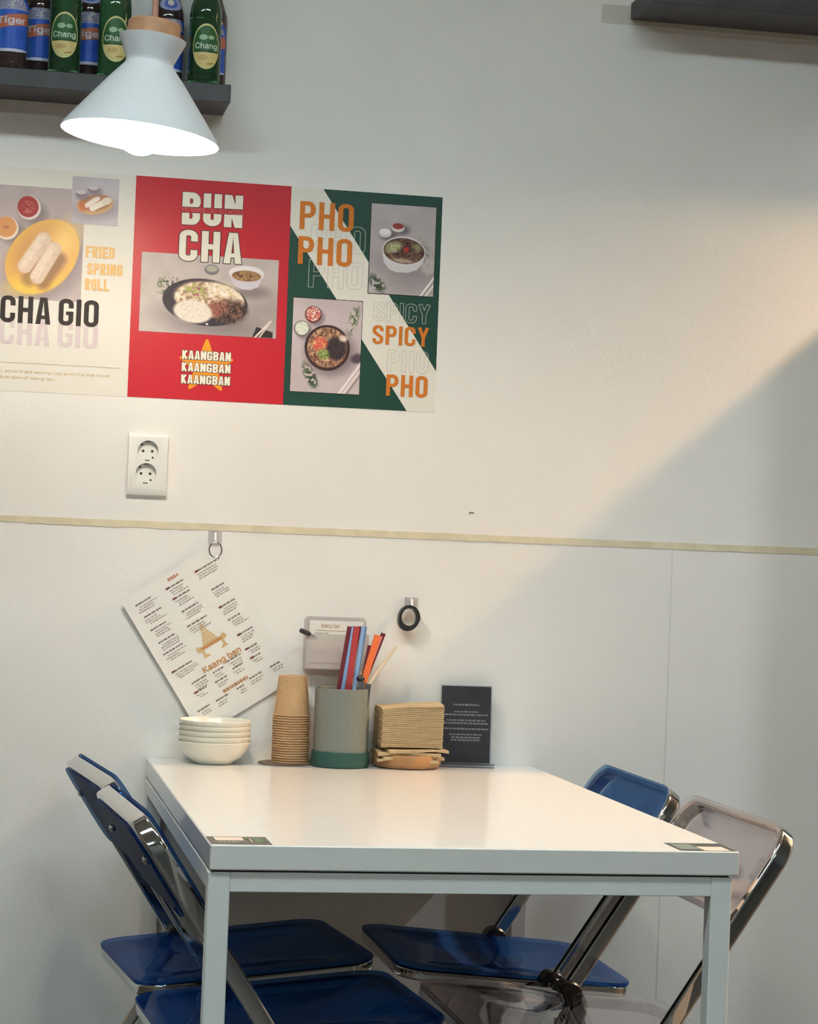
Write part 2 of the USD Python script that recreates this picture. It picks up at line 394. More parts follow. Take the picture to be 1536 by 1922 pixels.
green_glass = mat('green_bottle_glass', (0.07, 0.20, 0.09), 0.03, trans=0.75, ior=1.5)
brown_glass = mat('brown_bottle_glass', (0.10, 0.065, 0.06), 0.04, trans=0.6, ior=1.5)
label_print = printed('label_print', 0.25)
def bottle_profile(r):
    return [(0, 0.003), (r * .6, 0.002), (r * .85, 0), (r * .97, .004), (r, .012), (r, .132), (r * .96, .146), (r * .80, .162), (r * .60, .180), (r * .47, .197), (.0135, .215), (.0128, .232), (.0150, .234), (.0150, .242), (.0128, .243), (.0128, .252), (0, .252)]
def wrap(r, zoff): return lambda s, z: np.c_[r * np.sin(s / r), -r * np.cos(s / r), z + zoff]

def text_shape(text, width, height, cx, cz, bold=True):
    m = meshkit.text_mesh(text, 1.0, .1, bold=bold)
    sec = m.vertices[:, :2].copy(); tr = m.faces[np.abs(m.face_normals[:, 2]) > .9]
    b0 = sec.min(0); s = sec.max(0) - b0
    g = unary_union([Polygon(((sec[q] - b0) / s)).buffer(1e-5) for q in tr if Polygon(sec[q]).area > 1e-6])
    return affinity.translate(affinity.scale(g, width, height, origin=(0, 0)), cx - width / 2, cz - height / 2)

def green_bottle(label, loc, group):
    t = thing('beer_bottle', label, 'bottle', loc, 0, group)
    r = .0300
    part(t, 'glass', lathe(bottle_profile(r), 40), green_glass, smooth=50)
    cv = Canvas(-.029, 0, .029, .086, .0006); cv.fill((222, 214, 150))
    o = lambda k: cv.ell(0, .043, .0275 * k, .0425 * k if k > .95 else .0415 * k)
    cv.blend(o(.93), (58, 104, 62))
    cv.blend(o(.93) * (cv.Z < .0325), (222, 205, 140))
    cv.blend(o(.93) * (np.abs(cv.Z - .0335) < .0012), (45, 70, 45))
    cv.blend(cv.shape(text_shape('Chang', .044, .014, 0, .043)), (205, 222, 205))
    cv.blend(cv.ell(-.006, .060, .008, .005) + cv.ell(.009, .060, .006, .004), (170, 200, 165))
    cv.blend(cv.ell(-.006, .022, .010, .005) * .5, (190, 150, 90))
    cv.blend(cv.seg(.002, .010, .014, .012, .0012), (170, 130, 70))
    print_part(t, 'front_label', cv, wrap(r + .0004, .026), keep=o(1.0) > .3, material=label_print, label='oval green and cream beer label with light lettering')
    part(t, 'cap', lathe([(0, .2545), (.0128, .2545), (.0142, .249), (.0150, .2435), (.0150, .242), (0, .242)], 24), mat('green_cap', (.05, .22, .08), .35, metal=.6))
    return t

def blue_bottle(label, loc, group):
    t = thing('beer_bottle', label, 'bottle', loc, 0, group)
    r = .0300
    part(t, 'glass', lathe(bottle_profile(r), 40), brown_glass, smooth=50)
    cv = Canvas(-.040, 0, .040, .100, .0006); cv.fill((58, 98, 205), 8, 60)
    cv.blend((cv.X < -.012) * np.clip((-.012 - cv.X) / .02, 0, 1) * .6, (90, 180, 235))
    band = np.abs(cv.Z - (.058 + .15 * cv.X)) < .011
    cv.blend(band * 1.0, (205, 120, 90))
    cv.blend(cv.shape(text_shape('Tiger', .056, .017, 0, .057)), (215, 222, 240))
    cv.blend((cv.Z > .078) * 1.0, (175, 180, 215)); cv.speck((cv.Z > .080) * 1.0, [(150, 150, 185), (205, 200, 200), (120, 125, 175)], 400, 3)
    cv.blend(cv.ell(0, .052, .041, .052) < .5, (0, 0, 0))
    cv.blend((cv.Z < .006) * 1.0, (215, 215, 240))
    keep = ((np.abs(cv.X) < .0395) & (cv.Z > .004 * (cv.X / .04) ** 2) & (cv.Z < .100 - .02 * np.maximum(0, np.abs(cv.X) / .04 - .6)))
    cv.C = np.where(cv.C < 1, np.array([58, 98, 205.]), cv.C)
    print_part(t, 'front_label', cv, wrap(r + .0004, .030), keep=keep, material=label_print, label='blue beer label with an orange band')
    cn = Canvas(-.022, 0, .022, .030, .0008); cn.fill((165, 170, 210)); cn.blend(cn.ell(0, .014, .012, .010), (90, 110, 190)); cn.blend(cn.ell(0, .016, .006, .006), (215, 205, 190))
    prof = np.array(bottle_profile(r)); rz = lambda z: np.interp(z, prof[3:11, 1], prof[3:11, 0])
    def neck(s, z):
        R = rz(z + .145) + .0006; a = s / .024; return np.c_[R * np.sin(a), -R * np.cos(a), z + .145]
    print_part(t, 'neck_label', cn, neck, keep=cn.ell(0, .015, .022, .015) > .4, material=label_print)
    part(t, 'cap', lathe([(0, .2545), (.0128, .2545), (.0142, .249), (.0150, .2435), (.0150, .242), (0, .242)], 24), mat('blue_cap', (.05, .1, .4), .35, metal=.6))
    return t
ZS = 2.0008
g0 = green_bottle('green glass beer bottle rightmost in the front row on the shelf', (.0475, -.092, ZS), 'green beer bottles on the shelf')
dup(g0, (-.1205, -.092, ZS), 3, 'green glass beer bottle just left of the pendant lamp top')
dup(g0, (-.2110, -.092, ZS), -4, 'leftmost of the green glass beer bottles on the shelf')
b0 = blue_bottle('brown beer bottle with blue label, leftmost on the shelf', (-.3085, -.092, ZS), 'brown beer bottles with blue labels on the shelf')
dup(b0, (-.2560, -.032, ZS), 2, 'blue-labelled brown bottle behind, left of the leftmost green bottle')
dup(b0, (-.1650, -.032, ZS), -3, 'blue-labelled brown bottle behind, between the two left green bottles')
dup(b0, (-.0180, -.032, ZS), 5, 'blue-labelled brown bottle directly behind the pendant lamp cord')
dup(b0, (.0640, -.032, ZS), -18, 'blue-labelled brown bottle half hidden behind the rightmost green bottle')

# ================================================================== pendant lamp
LX, LY, LZ = -.0997, -.65, 1.7936
t = thing('pendant_lamp', 'white hourglass pendant lamp with wooden cap and glowing bulb', 'lamp', (LX, LY, LZ))
tilt = trimesh.transformations.rotation_matrix(math.radians(5.0), (0, 1, 0))
outer = [(.1280, 0), (.1265, .004), (.0860, .058), (.0600, .092), (.0450, .110), (.0392, .1175), (.0386, .1215), (.0400, .127), (.0460, .141), (.0530, .157), (.0540, .1605)]
inner = [(r_ - .0016, z_ + (.0006 if i < 8 else 0)) for i, (r_, z_) in enumerate(outer)][::-1]
shade = lathe(outer + [(.0520, .1605), (.0, .156), (0, .1545)] + [(.0500, .1540)] + inner[2:-1] + [(.1266, 0.0)], 96).apply_transform(tilt)
shade.fix_normals()
part(t, 'shade', shade, mat('lamp_white', (0.70, 0.71, 0.74), 0.28, coat=.2), smooth=30)
part(t, 'wooden_cap', lathe([(0, .1565), (.040, .1565), (.0425, .160), (.0425, .184), (.040, .187), (0, .187)], 48).apply_transform(tilt), mat('cap_wood', tuple(lin((188, 140, 105))), .5, noise=.15, nscale=60))
part(t, 'socket', lathe([(0, .1545), (.022, .1545), (.022, .060), (.018, .052), (0, .052)], 32).apply_transform(tilt), mat('socket_white', (.75, .75, .75), .4))
g = trimesh.creation.icosphere(3, .040); g.vertices *= (1, 1, 1.0); v = g.vertices
neck = np.clip((v[:, 2] - .015) / .025, 0, 1)[:, None]; v = v * np.c_[1 - .45 * neck, 1 - .45 * neck, 1 + .45 * neck]
bulb = trimesh.Trimesh(v + (0, 0, .011), g.faces, process=False).apply_transform(tilt)
part(t, 'bulb', bulb, emitter('bulb_glow', WARM, BULB), smooth=True)
sx, sz = .0163, .186
part(t, 'cord', tube([(sx, 0, sz - .004), (sx - .001, 0, sz + .12), (sx - .002, 0, RZ - LZ - .02)], .0052, 12), mat('cord_rose', tuple(lin((176, 128, 110))), .6))
part(t, 'ceiling_rose', lathe([(0, RZ - LZ - .025), (.05, RZ - LZ - .022), (.052, RZ - LZ), (0, RZ - LZ)], 40, (sx, 0, 0)), MATS['socket_white'])

# ================================================================== posters
ink = lambda name, rgb, rough=.55: mat('ink_' + name, tuple(lin(rgb)), rough, spec=.3)
PZ = 1.4214
def at_poster(x0):
    return lambda layer: (lambda x, z: np.c_[x + x0, np.full_like(x, -(.0008 + .0003 * layer)), z + PZ])
def on(x0, shape, layer): return flat(affinity.translate(shape, x0, PZ), -(.0005 + .0003 * layer), .0002)

def bowl_photo_bg(cv, seed, col=(186, 177, 178)):
    cv.fill(col, 9, 45, seed); cv.C += ((cv.n(12, seed + 5) - .5) * 18)[..., None]

# -- left poster: spring rolls
x0 = -.3612
t = thing('poster', 'cream poster of fried spring rolls reading CHA GIO', 'poster', (0, 0, 0))
part(t, 'sheet', flat(box(x0, PZ - .0005, x0 + .2965, PZ + .420), -.0002, .0004), paper_white, smooth=False)
cv = Canvas(.02, .1735, .2025, .3855, .001); bowl_photo_bg(cv, 1, (184, 172, 174))
cv.blend(cv.ell(.135, .240, .088, .062, 50, .03) * .45, (110, 100, 108))
cv.blend(cv.ell(.108, .336, .026, .022, -30, .016) * .6, (105, 95, 100)); cv.blend(cv.ell(.072, .296, .026, .022, -30, .016) * .6, (105, 95, 100))
cv.blend(cv.ell(.0995, .3450, .0218, .0225), (222, 208, 204)); cv.blend(cv.ell(.0975, .3470, .0195, .0200), (160, 52, 58))
cv.speck(cv.ell(.0970, .3465, .0125, .0120), [(168, 60, 62), (205, 120, 105), (150, 48, 52), (160, 55, 58)], 260, 4)
cv.blend(cv.ell(.0600, .3045, .0215, .0220), (228, 214, 200)); cv.blend(cv.ell(.0585, .3065, .0195, .0195), (212, 150, 96)); cv.blend(cv.ell(.0585, .3060, .006, .003) * .6, (150, 100, 70))
cv.blend(cv.ell(.1275, .2545, .0795, .0585, 50), (232, 184, 92)); cv.blend(cv.ell(.1330, .2610, .070, .050, 50, .012), (226, 176, 104))
cv.blend(cv.ell(.105, .262, .050, .030, 55, .03) * .6, (196, 146, 92)); cv.blend(cv.ell(.165, .285, .040, .022, 60, .03) * .8, (244, 208, 130)); cv.blend(cv.ell(.110, .203, .046, .018, 15, .02) * .7, (244, 204, 84))
cv.blend(cv.seg(.139, .268, .105, .212, .0145, .012) * .6, (128, 92, 74)); cv.blend(cv.seg(.160, .252, .131, .205, .0125, .012) * .7, (124, 88, 74))
for (a, b, c, d) in ((.1290, .2880, .0965, .2350), (.1490, .2705, .1200, .2160)):
    cv.blend(cv.seg(a, b, c, d, .0135, .003), (214, 190, 170)); cv.blend(cv.seg(a - .004, b + .002, c - .004, d + .002, .007, .006) * .8, (238, 222, 206))
    cv.speck(cv.seg(a, b, c, d, .0125) * .35, [(204, 180, 160), (230, 214, 200), (218, 198, 180)], 200, 9)
print_part(t, 'photo_print', cv, at_poster(x0)(1), label='printed photo of two spring rolls in a yellow dish')
cv = Canvas(.1780, .3215, .2657, .4105, .001); bowl_photo_bg(cv, 2, (192, 186, 194))
cv.blend(cv.ell(.226, .352, .040, .018, 8, .02) * .7, (140, 130, 142))
cv.blend(cv.ell(.222, .3595, .0345, .0190, 12), (206, 168, 128)); cv.blend(cv.ell(.223, .3625, .0310, .0150, 12), (182, 132, 100)); cv.blend(cv.ell(.199, .356, .008, .010, 12, .006), (196, 118, 78))
cv.blend(cv.seg(.207, .357, .226, .371, .0045), (236, 226, 218)); cv.blend(cv.seg(.217, .352, .241, .366, .0055), (240, 230, 220)); cv.blend(cv.ell(.243, .367, .010, .007, 20), (226, 214, 198))
for (a, b) in ((.1950, .3780), (.2175, .3875)):
    cv.blend(cv.ell(a + .004, b - .004, .013, .009, 0, .006) * .6, (120, 108, 122)); cv.blend(cv.ell(a, b, .0105, .0068), (140, 124, 138)); cv.blend(cv.ell(a, b + .003, .0095, .0040), (206, 200, 200))
print_part(t, 'photo_print', cv, at_poster(x0)(2), label='smaller printed photo of spring rolls on a brown plate')
part(t, 'lettering', on(x0, affinity.translate(word('CHA GIO', .0545, .0870, .183, .0500), 0, 0), 2), ink('mauve', (212, 200, 204)), 'pale mauve repeat of the title', smooth=False)
part(t, 'lettering', on(x0, word('CHA GIO', .0545, .1280, .1825, .0500), 4), ink('black', (40, 33, 33)), 'black title lettering CHA GIO', smooth=False)
tan = ink('tan', (232, 190, 128))
for wd, q in (('FRIED', (.2085, .2590, .054)), ('SPRING', (.2115, .2270, .067)), ('ROLL', (.2090, .1975, .0455))):
    part(t, 'lettering', on(x0, word(wd, *q, .0215, .19, .07), 3), tan, f'tan lettering {wd}', smooth=False)
part(t, 'rule_line', on(x0, box(.02, .0526, .280, .0533), 2), ink('khaki', (190, 175, 135)), smooth=False)
part(t, 'lettering', cat(small_text("Vietnam style fried spring roll and it's the most", x0 + .0210, PZ + .0345, .242, .0052, -.0012), small_text('popular side dish of kaang ban.', x0 + .0210, PZ + .0230, .142, .0052, -.0012)), ink('khaki_text', (206, 186, 142)), 'two lines of small tan print', smooth=False)

# -- middle poster: red
x0 = -.0642
t = thing('poster', 'red poster with a noodle bowl photo and orange star', 'poster', (0, 0, 0))
red = ink('red', (192, 36, 50), .36)
part(t, 'sheet', flat(box(x0, PZ, x0 + .297, PZ + .420), -.0002, .0006), red, smooth=False)
cv = Canvas(.0163, .1256, .2780, .2762, .001); bowl_photo_bg(cv, 3, (190, 180, 178))
cv.blend(cv.ell(.250, .170, .060, .040, 0, .06) * .45, (130, 120, 118)); cv.blend(cv.ell(.150, .150, .085, .030, -8, .03) * .55, (100, 92, 98)); cv.blend(cv.ell(.225, .212, .034, .012, 0, .012) * .6, (110, 100, 104))
cv.speck(cv.ell(.068, .215, .020, .018, 40, .012) * (cv.n(260, 12, 2) > .55), [(70, 96, 48), (120, 140, 90), (60, 66, 62)], 300, 5)
cv.blend(cv.shape(Polygon([(.183, .248), (.2505, .246), (.240, .222), (.224, .2155), (.206, .2165), (.192, .224)])), (206, 200, 212)); cv.blend(cv.ell(.2168, .2465, .0340, .0150), (226, 222, 228)); cv.blend(cv.ell(.2168, .2420, .0280, .0105), (150, 110, 80)); cv.speck(cv.ell(.2168, .2420, .026, .009), [(150, 108, 78), (176, 148, 96), (120, 76, 60)], 260, 6)
cv.blend(cv.ell(.150, .2500, .014, .010), (120, 118, 124)); cv.blend(cv.ell(.150, .2520, .011, .006), (176, 172, 160))
cv.blend(cv.ell(.1400, .1870, .0815, .0445, -4), (52, 46, 56)); cv.blend(cv.ell(.147, .194, .0700, .0355, -4), (92, 80, 82))
cont = cv.ell(.1480, .1930, .0670, .0330, -4)
cv.speck(cont, [(150, 120, 100), (196, 170, 140), (226, 208, 188), (206, 178, 140), (240, 228, 214)], 170, 7)
cv.speck(cv.ell(.188, .172, .032, .022, 10, .012), [(52, 40, 40), (88, 66, 56), (70, 52, 48), (130, 96, 82)], 300, 8)
cv.speck(cv.ell(.162, .176, .020, .014, 20, .01), [(160, 92, 82), (110, 66, 58), (190, 130, 110), (86, 56, 50)], 320, 10)
cv.speck(cv.ell(.122, .208, .022, .012, -20, .008), [(150, 166, 84), (196, 190, 130), (150, 84, 92), (222, 206, 180)], 240, 11)
cv.speck(cv.ell(.172, .212, .028, .013, -10, .01), [(236, 220, 196), (214, 188, 150), (244, 236, 224)], 220, 13)
cv.blend(cv.ell(.1170, .1680, .0370, .0215, -6, .004), (226, 216, 206)); cv.speck(cv.ell(.1170, .1680, .034, .019, -6) * .5, [(206, 192, 180), (240, 234, 226), (226, 214, 204)], 420, 14)
cv.blend(cv.ell(.145, .1460, .0025, .0018), (240, 240, 240))
cv.blend(cv.shape(Polygon([(.232, .1256), (.240, .146), (.272, .137), (.272, .1256)])), (48, 42, 46)); cv.blend(cv.seg(.236, .124, .266, .157, .0018), (226, 214, 208)); cv.blend(cv.seg(.243, .122, .268, .158, .0015), (214, 200, 194))
print_part(t, 'photo_print', cv, at_poster(x0)(2), label='printed photo of a dark bowl of noodles and meat')
wt, dk = ink('white', (232, 228, 216)), ink('shade', (74, 60, 58))
bun = word('BUN', .0890, .3330, .1155, .0620, .19, .07); cha = word('CHA', .0862, .2640, .1200, .0590, .17, .10)
bun = bun.difference(Polygon([(.08, .3668), (.21, .3690), (.21, .3580), (.08, .3552)]))
for q, g_, nm in ((bun, .0010, 'BUN cut across by a strip'), (cha, .0016, 'CHA')):
    e = part(t, 'lettering', on(x0, q, 4), wt, 'white title lettering ' + nm, smooth=False)
    part(e, 'edging', on(x0, q.buffer(g_), 3), dk, smooth=False)
part(t, 'lettering', small_text('VIETNAMESE COLD RICE NOODLE', x0 + .0890, PZ + .3580, .117, .0082, -.0022), ink('pink', (214, 120, 124)), 'tiny pink print on the strip across the title', smooth=False)
star = Polygon([(.1467 + R * math.sin(a), .0640 + R * math.cos(a)) for i in range(10) for a in [math.pi * i / 5] for R in [(.0590 if i % 2 == 0 else .0245)]]).buffer(-.003).buffer(.003)
part(t, 'star', on(x0, star, 2), ink('orange', (238, 152, 36)), 'orange five-pointed star', smooth=False)
kb = [word('KAANGBAN', .1003, z_, .0930, .0168, .18, .06) for z_ in (.0770, .0540, .0308)]
for q, nm in zip(kb, ('top', 'middle', 'bottom')):
    e = part(t, 'lettering', on(x0, q, 4), wt, f'white lettering KAANGBAN on the star, {nm} line', smooth=False)
    part(e, 'edging', on(x0, q.buffer(.0010), 3), ink('brown', (96, 62, 40)), smooth=False)

# -- right poster: green
x0 = .2328
t = thing('poster', 'dark green and white poster of two soups reading PHO', 'poster', (0, 0, 0))
part(t, 'sheet', flat(box(x0, PZ, x0 + .2965, PZ + .419), -.0002, .0006), paper_white, smooth=False)
gr = ink('green', (34, 70, 60), .36)
tri1 = Polygon([(.0618, .419), (.2965, .419), (.2965, .0800)]); tri2 = Polygon([(0, .3445), (.2415, 0), (0, 0)])
part(t, 'green_field', on(x0, tri1, 1), gr, 'green corner at the upper right of the sheet', smooth=False)
part(t, 'green_field', on(x0, tri2, 1), gr, 'green corner at the lower left of the sheet', smooth=False)
fld = unary_union([tri1, tri2])
for nm, (xa, za, xb, zb) in (('photo_edge', (.1556, .2230, .2860, .3995)), ('photo_edge', (.0112, .0258, .1476, .2078))):
    part(t, nm, on(x0, box(xa, za, xb, zb), 2), ink('black', (40, 33, 33)), smooth=False)
cv = Canvas(.1570, .2244, .2848, .3983, .001); bowl_photo_bg(cv, 21, (178, 170, 174))
cv.blend(cv.ell(.232, .272, .055, .030, -10, .05) * .5, (112, 104, 110))
for (a, b, c1, c2) in ((.1855, .3450, (206, 202, 204), (232, 230, 226)), (.2105, .3570, (214, 206, 206), (140, 58, 56))):
    cv.blend(cv.ell(a + .007, b - .007, .016, .010, 0, .008) * .7, (84, 76, 82)); cv.blend(cv.ell(a, b - .003, .0125, .0085), c1); cv.blend(cv.ell(a, b, .0110, .0058), c2)
cv.speck(cv.ell(.266, .300, .010, .030, 15, .012) * .8, [(110, 120, 100), (150, 146, 140), (176, 170, 170)], 200, 20); cv.blend(cv.ell(.275, .283, .016, .016, 0, .01) * .5, (206, 196, 196))
cv.blend(cv.shape(Polygon([(.1815, .3060), (.1850, .2860), (.196, .2730), (.210, .2675), (.232, .2675), (.250, .2740), (.261, .2860), (.2665, .3080)])), (206, 203, 208)); cv.blend(cv.ell(.2240, .3095, .0430, .0280, -3), (214, 210, 214)); cv.blend(cv.ell(.2240, .3095, .0405, .0250, -3), (70, 46, 46))
c_ = cv.ell(.2240, .3090, .0385, .0235, -3)
cv.speck(c_, [(66, 42, 44), (96, 66, 58), (84, 56, 52), (130, 104, 84)], 240, 22); cv.speck(cv.ell(.203, .316, .016, .010, 20, .008), [(150, 160, 96), (190, 184, 140), (96, 110, 60), (214, 204, 180)], 260, 23); cv.blend(cv.ell(.2285, .3125, .0050, .0045, 0, .004), (186, 50, 44)); cv.blend(cv.ell(.222, .2905, .020, .004, -3, .004) * .7, (206, 190, 170)); cv.speck(cv.ell(.249, .317, .010, .008, 0, .006) * .7, [(150, 150, 110), (90, 90, 60)], 300, 24)
cv.speck(cv.ell(.173, .244, .019, .010, -45, .008) * (cv.n(200, 31, 2) > .42), [(46, 60, 44), (90, 104, 76), (60, 74, 56), (30, 40, 32)], 300, 25)
cv.blend(cv.seg(.258, .222, .290, .268, .0018), (236, 230, 226)); cv.blend(cv.seg(.268, .222, .292, .256, .0018), (230, 222, 218))
print_part(t, 'photo_print', cv, at_poster(x0)(3), label='printed photo of a white bowl of soup')
cv = Canvas(.0122, .0268, .1466, .2066, .001); bowl_photo_bg(cv, 41, (196, 182, 186))
for (a, b, rr, c1, cols) in ((.0518, .1762, .0165, (110, 56, 56), [(206, 84, 74), (236, 190, 176), (176, 60, 56), (240, 220, 210)]), (.0305, .1478, .0155, (120, 112, 104), [(216, 220, 206), (234, 234, 226), (200, 204, 188)])):
    cv.blend(cv.ell(a + .006, b - .006, rr, rr, 0, .008) * .7, (120, 108, 116)); cv.blend(cv.ell(a, b, rr, rr), c1); cv.speck(cv.ell(a, b + .001, rr * .84, rr * .84), cols, 240, 43)
cv.speck(cv.ell(.130, .168, .008, .026, -12, .008) * (cv.n(220, 44, 2) > .45), [(96, 112, 76), (130, 140, 104), (70, 84, 58)], 300, 44)
cv.blend(cv.ell(.088, .104, .0480, .0440, 0, .02) * .7, (112, 100, 106)); cv.blend(cv.ell(.0812, .1135, .0440, .0440), (58, 38, 40)); cv.blend(cv.ell(.0812, .1140, .0395, .0395), (120, 84, 70))
cv.speck(cv.ell(.0812, .1140, .0385, .0385), [(110, 72, 62), (150, 112, 90), (186, 140, 110), (84, 54, 48), (206, 168, 136)], 210, 45)
cv.speck(cv.ell(.098, .1130, .021, .022, 0, .006), [(58, 46, 52), (76, 62, 66), (46, 36, 42), (66, 54, 58)], 260, 46); cv.speck(cv.ell(.0665, .1205, .015, .014, 20, .006), [(214, 90, 82), (236, 140, 120), (190, 60, 58), (232, 176, 120)], 240, 47); cv.speck(cv.ell(.0745, .1010, .011, .010, 0, .005), [(150, 166, 92), (110, 130, 66), (176, 186, 120), (86, 104, 52)], 300, 48); cv.blend(cv.ell(.112, .133, .008, .006, 0, .005), (226, 212, 196))
cv.speck(cv.ell(.050, .058, .010, .026, 28, .006) * (cv.n(200, 50, 2) > .38), [(66, 84, 58), (96, 112, 80), (50, 64, 46)], 300, 49)
cv.blend(cv.ell(.140, .096, .012, .009, 20, .006), (84, 70, 82)); cv.blend(cv.seg(.104, .022, .150, .090, .0020), (240, 230, 228)); cv.blend(cv.seg(.112, .022, .152, .080, .0020), (228, 216, 214)); cv.blend(cv.seg(.118, .020, .154, .074, .0016) * .6, (120, 106, 112))
print_part(t, 'photo_print', cv, at_poster(x0)(3), label='printed photo of a dark bowl of spicy soup seen from above')
og = ink('copper', (204, 118, 40))
words = [word('PHO', .0180, .3395, .1050, .0535, .145, .10), word('PHO', .0173, .2720, .1050, .0535, .145, .10), word('SPICY', .1686, .1262, .1105, .0370, .145, .10), word('PHO', .1993, .0275, .0815, .0415, .15, .10)]
outs = [word('PHO', .0420, .2975, .1050, .0525, .145, .10), word('PHO', .0397, .2290, .1050, .0525, .145, .10), word('SPICY', .1690, .1710, .1105, .0370, .145, .10), word('PHO', .1998, .0748, .0805, .0420, .15, .10)]
lines = unary_union([outline(o, .0011) for o in outs]).difference(unary_union([q.buffer(.0006) for q in words])).difference(unary_union([box(.1556, .2230, .2860, .3995), box(.0112, .0258, .1476, .2078)]))
part(t, 'lettering', on(x0, lines.intersection(fld), 2), ink('pale_line', (176, 180, 172)), 'pale outlined lettering on the green fields', smooth=False)
part(t, 'lettering', on(x0, lines.difference(fld), 2), ink('faint_line', (206, 198, 188)), 'faint outlined lettering on the white band', smooth=False)
for q, nm in zip(words, ('PHO at the top', 'PHO in the second line', 'SPICY', 'PHO at the bottom')):
    part(t, 'lettering', on(x0, q, 4), og, 'copper lettering ' + nm, smooth=False)

# ================================================================== socket outlet
t = thing('power_outlet', 'white double power outlet on the wall below the red poster', 'outlet', (-.0215, 0, 1.2340))
outlet_white = mat('outlet_plastic', (0.80, 0.80, 0.78), .3)
plate = manifold3d.Manifold.hull_points(np.array([(x, y, z) for x, y, z in [(-.0372, 0, 0), (.0372, 0, 0), (-.0372, 0, .1205), (.0372, 0, .1205), (-.0372, -.010, .003), (.0372, -.010, .003), (-.0368, -.0155, .014), (.0368, -.0155, .014), (-.0368, -.0155, .112), (.0368, -.0155, .112), (-.0372, -.011, .1195), (.0372, -.011, .1195)]]))
for zc in (.0860, .0433):
    c_ = manifold3d.Manifold.cylinder(.020, .0195, .0195, 48).rotate((90, 0, 0)).translate((-.0003 - (.0022 if zc < .06 else 0), -.0035, zc))
    plate = plate - c_
part(t, 'plate', plate, outlet_white)
for zc, xc in ((.0860, -.0003), (.0433, -.0025)):
    face = part(t, 'socket_face', cyl(.0193, .0005, (xc, -.0038, zc), 'y', 40), outlet_white)
    for dx in (-.0085, .0085): part(face, 'pin_hole', cyl(.0026, .0004, (xc + dx, -.0042, zc), 'y', 16), mat('hole_dark', (.02, .018, .015), .6))
    for dz in (-.0175, .0175): part(face, 'earth_clip', bx(xc - .0045, -.010, zc + dz - .001, xc + .0045, -.0040, zc + dz + .001), mat('clip_metal', (.35, .33, .30), .35, metal=.9))
    for (dx, dz) in ((-.011, .012), (.010, -.012)): part(face, 'vent_hole', cyl(.0020, .0004, (xc + dx, -.0042, zc + dz), 'y', 12), MATS['hole_dark'])

# ================================================================== hooks, menu sheet, tape roll
clear_plastic = clear('clear_plastic', (.93, .92, .93), .9, .08, milk=.12, mcol=(.72, .70, .72))
shiny_clear = mat('hook_plastic', (.86, .84, .85), .12)
def hook(label, x, z, zt):
    t = thing('adhesive_hook', label, 'hook', (x, 0, z))
    part(t, 'backing', flat(rrect(-.013, 0, .013, zt, .002), -.0002, .0015), clear_plastic, 'clear square adhesive pad', smooth=False)
    part(t, 'hook', tube([(0, -.002, zt - .004), (0, -.006, zt - .007), (0, -.009, zt - .014), (0, -.011, zt - .020), (0, -.015, zt - .0235), (0, -.019, zt - .021), (0, -.020, zt - .016)], [.0024, .0026, .0026, .0026, .0026, .0024, .0018], 10), shiny_clear)
    return t
hook('clear adhesive hook above the paper menu', .1127, 1.1480, .026)
hook('clear adhesive hook holding the black tape roll', .4980, 1.0380, .023)
ringm = lambda cx, cy, cz, a, b, r_, ya=0: tube([(cx + a * math.cos(q), cy + ya * math.sin(q), cz + b * math.sin(q)) for q in np.linspace(0, 2 * math.pi, 40, endpoint=False)], r_, 8, True)
single('key_ring', ringm(.1135, -.0120, 1.1385, .0120, .0140, .0012), mat('ring_steel', (.42, .40, .37), .2, metal=1.0), 'thin silver ring hanging from the hook above the menu', 'ring')

# roll of black tape on the second hook (slightly squashed, thicker at the bottom)
def tape_roll():
    N = 56; v, f = [], []
    for i in range(N):
        a = 2 * math.pi * i / N
        th = .0052 + .0055 * max(0, math.cos(a + math.radians(102))) ** 2
        ca, sa = math.cos(a), math.sin(a)
        ro = np.array([.0210 * ca, .0250 * sa]); ri = np.array([ca * (.0210 - th), sa * (.0250 - th)])
        if sa < 0: ro[0] -= .004 * (-sa); ri[0] -= .002 * (-sa)
        for (p, y) in ((ro, -.0085), (ro, .0085), (ri, .0085), (ri, -.0085)): v.append((p[0], y, p[1]))
    for i in range(N):
        j = (i + 1) % N
        for k in range(4):
            l = (k + 1) % 4; f += [(i * 4 + k, j * 4 + k, j * 4 + l), (i * 4 + k, j * 4 + l, i * 4 + l)]
    m = trimesh.Trimesh(np.array(v), np.array(f), process=False); m.fix_normals(); return m
t = thing('tape_roll', 'small black roll of tape hanging on the right wall hook', 'tape', (.4905, -.0215, 1.0215), 0)
part(t, 'tape', tape_roll(), mat('black_tape', (.018, .017, .020), .4), smooth=40)
part(t, 'core', tube([(.0002 + .0148 * math.cos(q) - (.0015 * max(0, -math.sin(q))), .0075, .0005 + .0185 * math.sin(q)) for q in np.linspace(0, 2 * math.pi, 40, endpoint=False)], .0012, 8, True), mat('core_grey', (.30, .33, .33), .5))

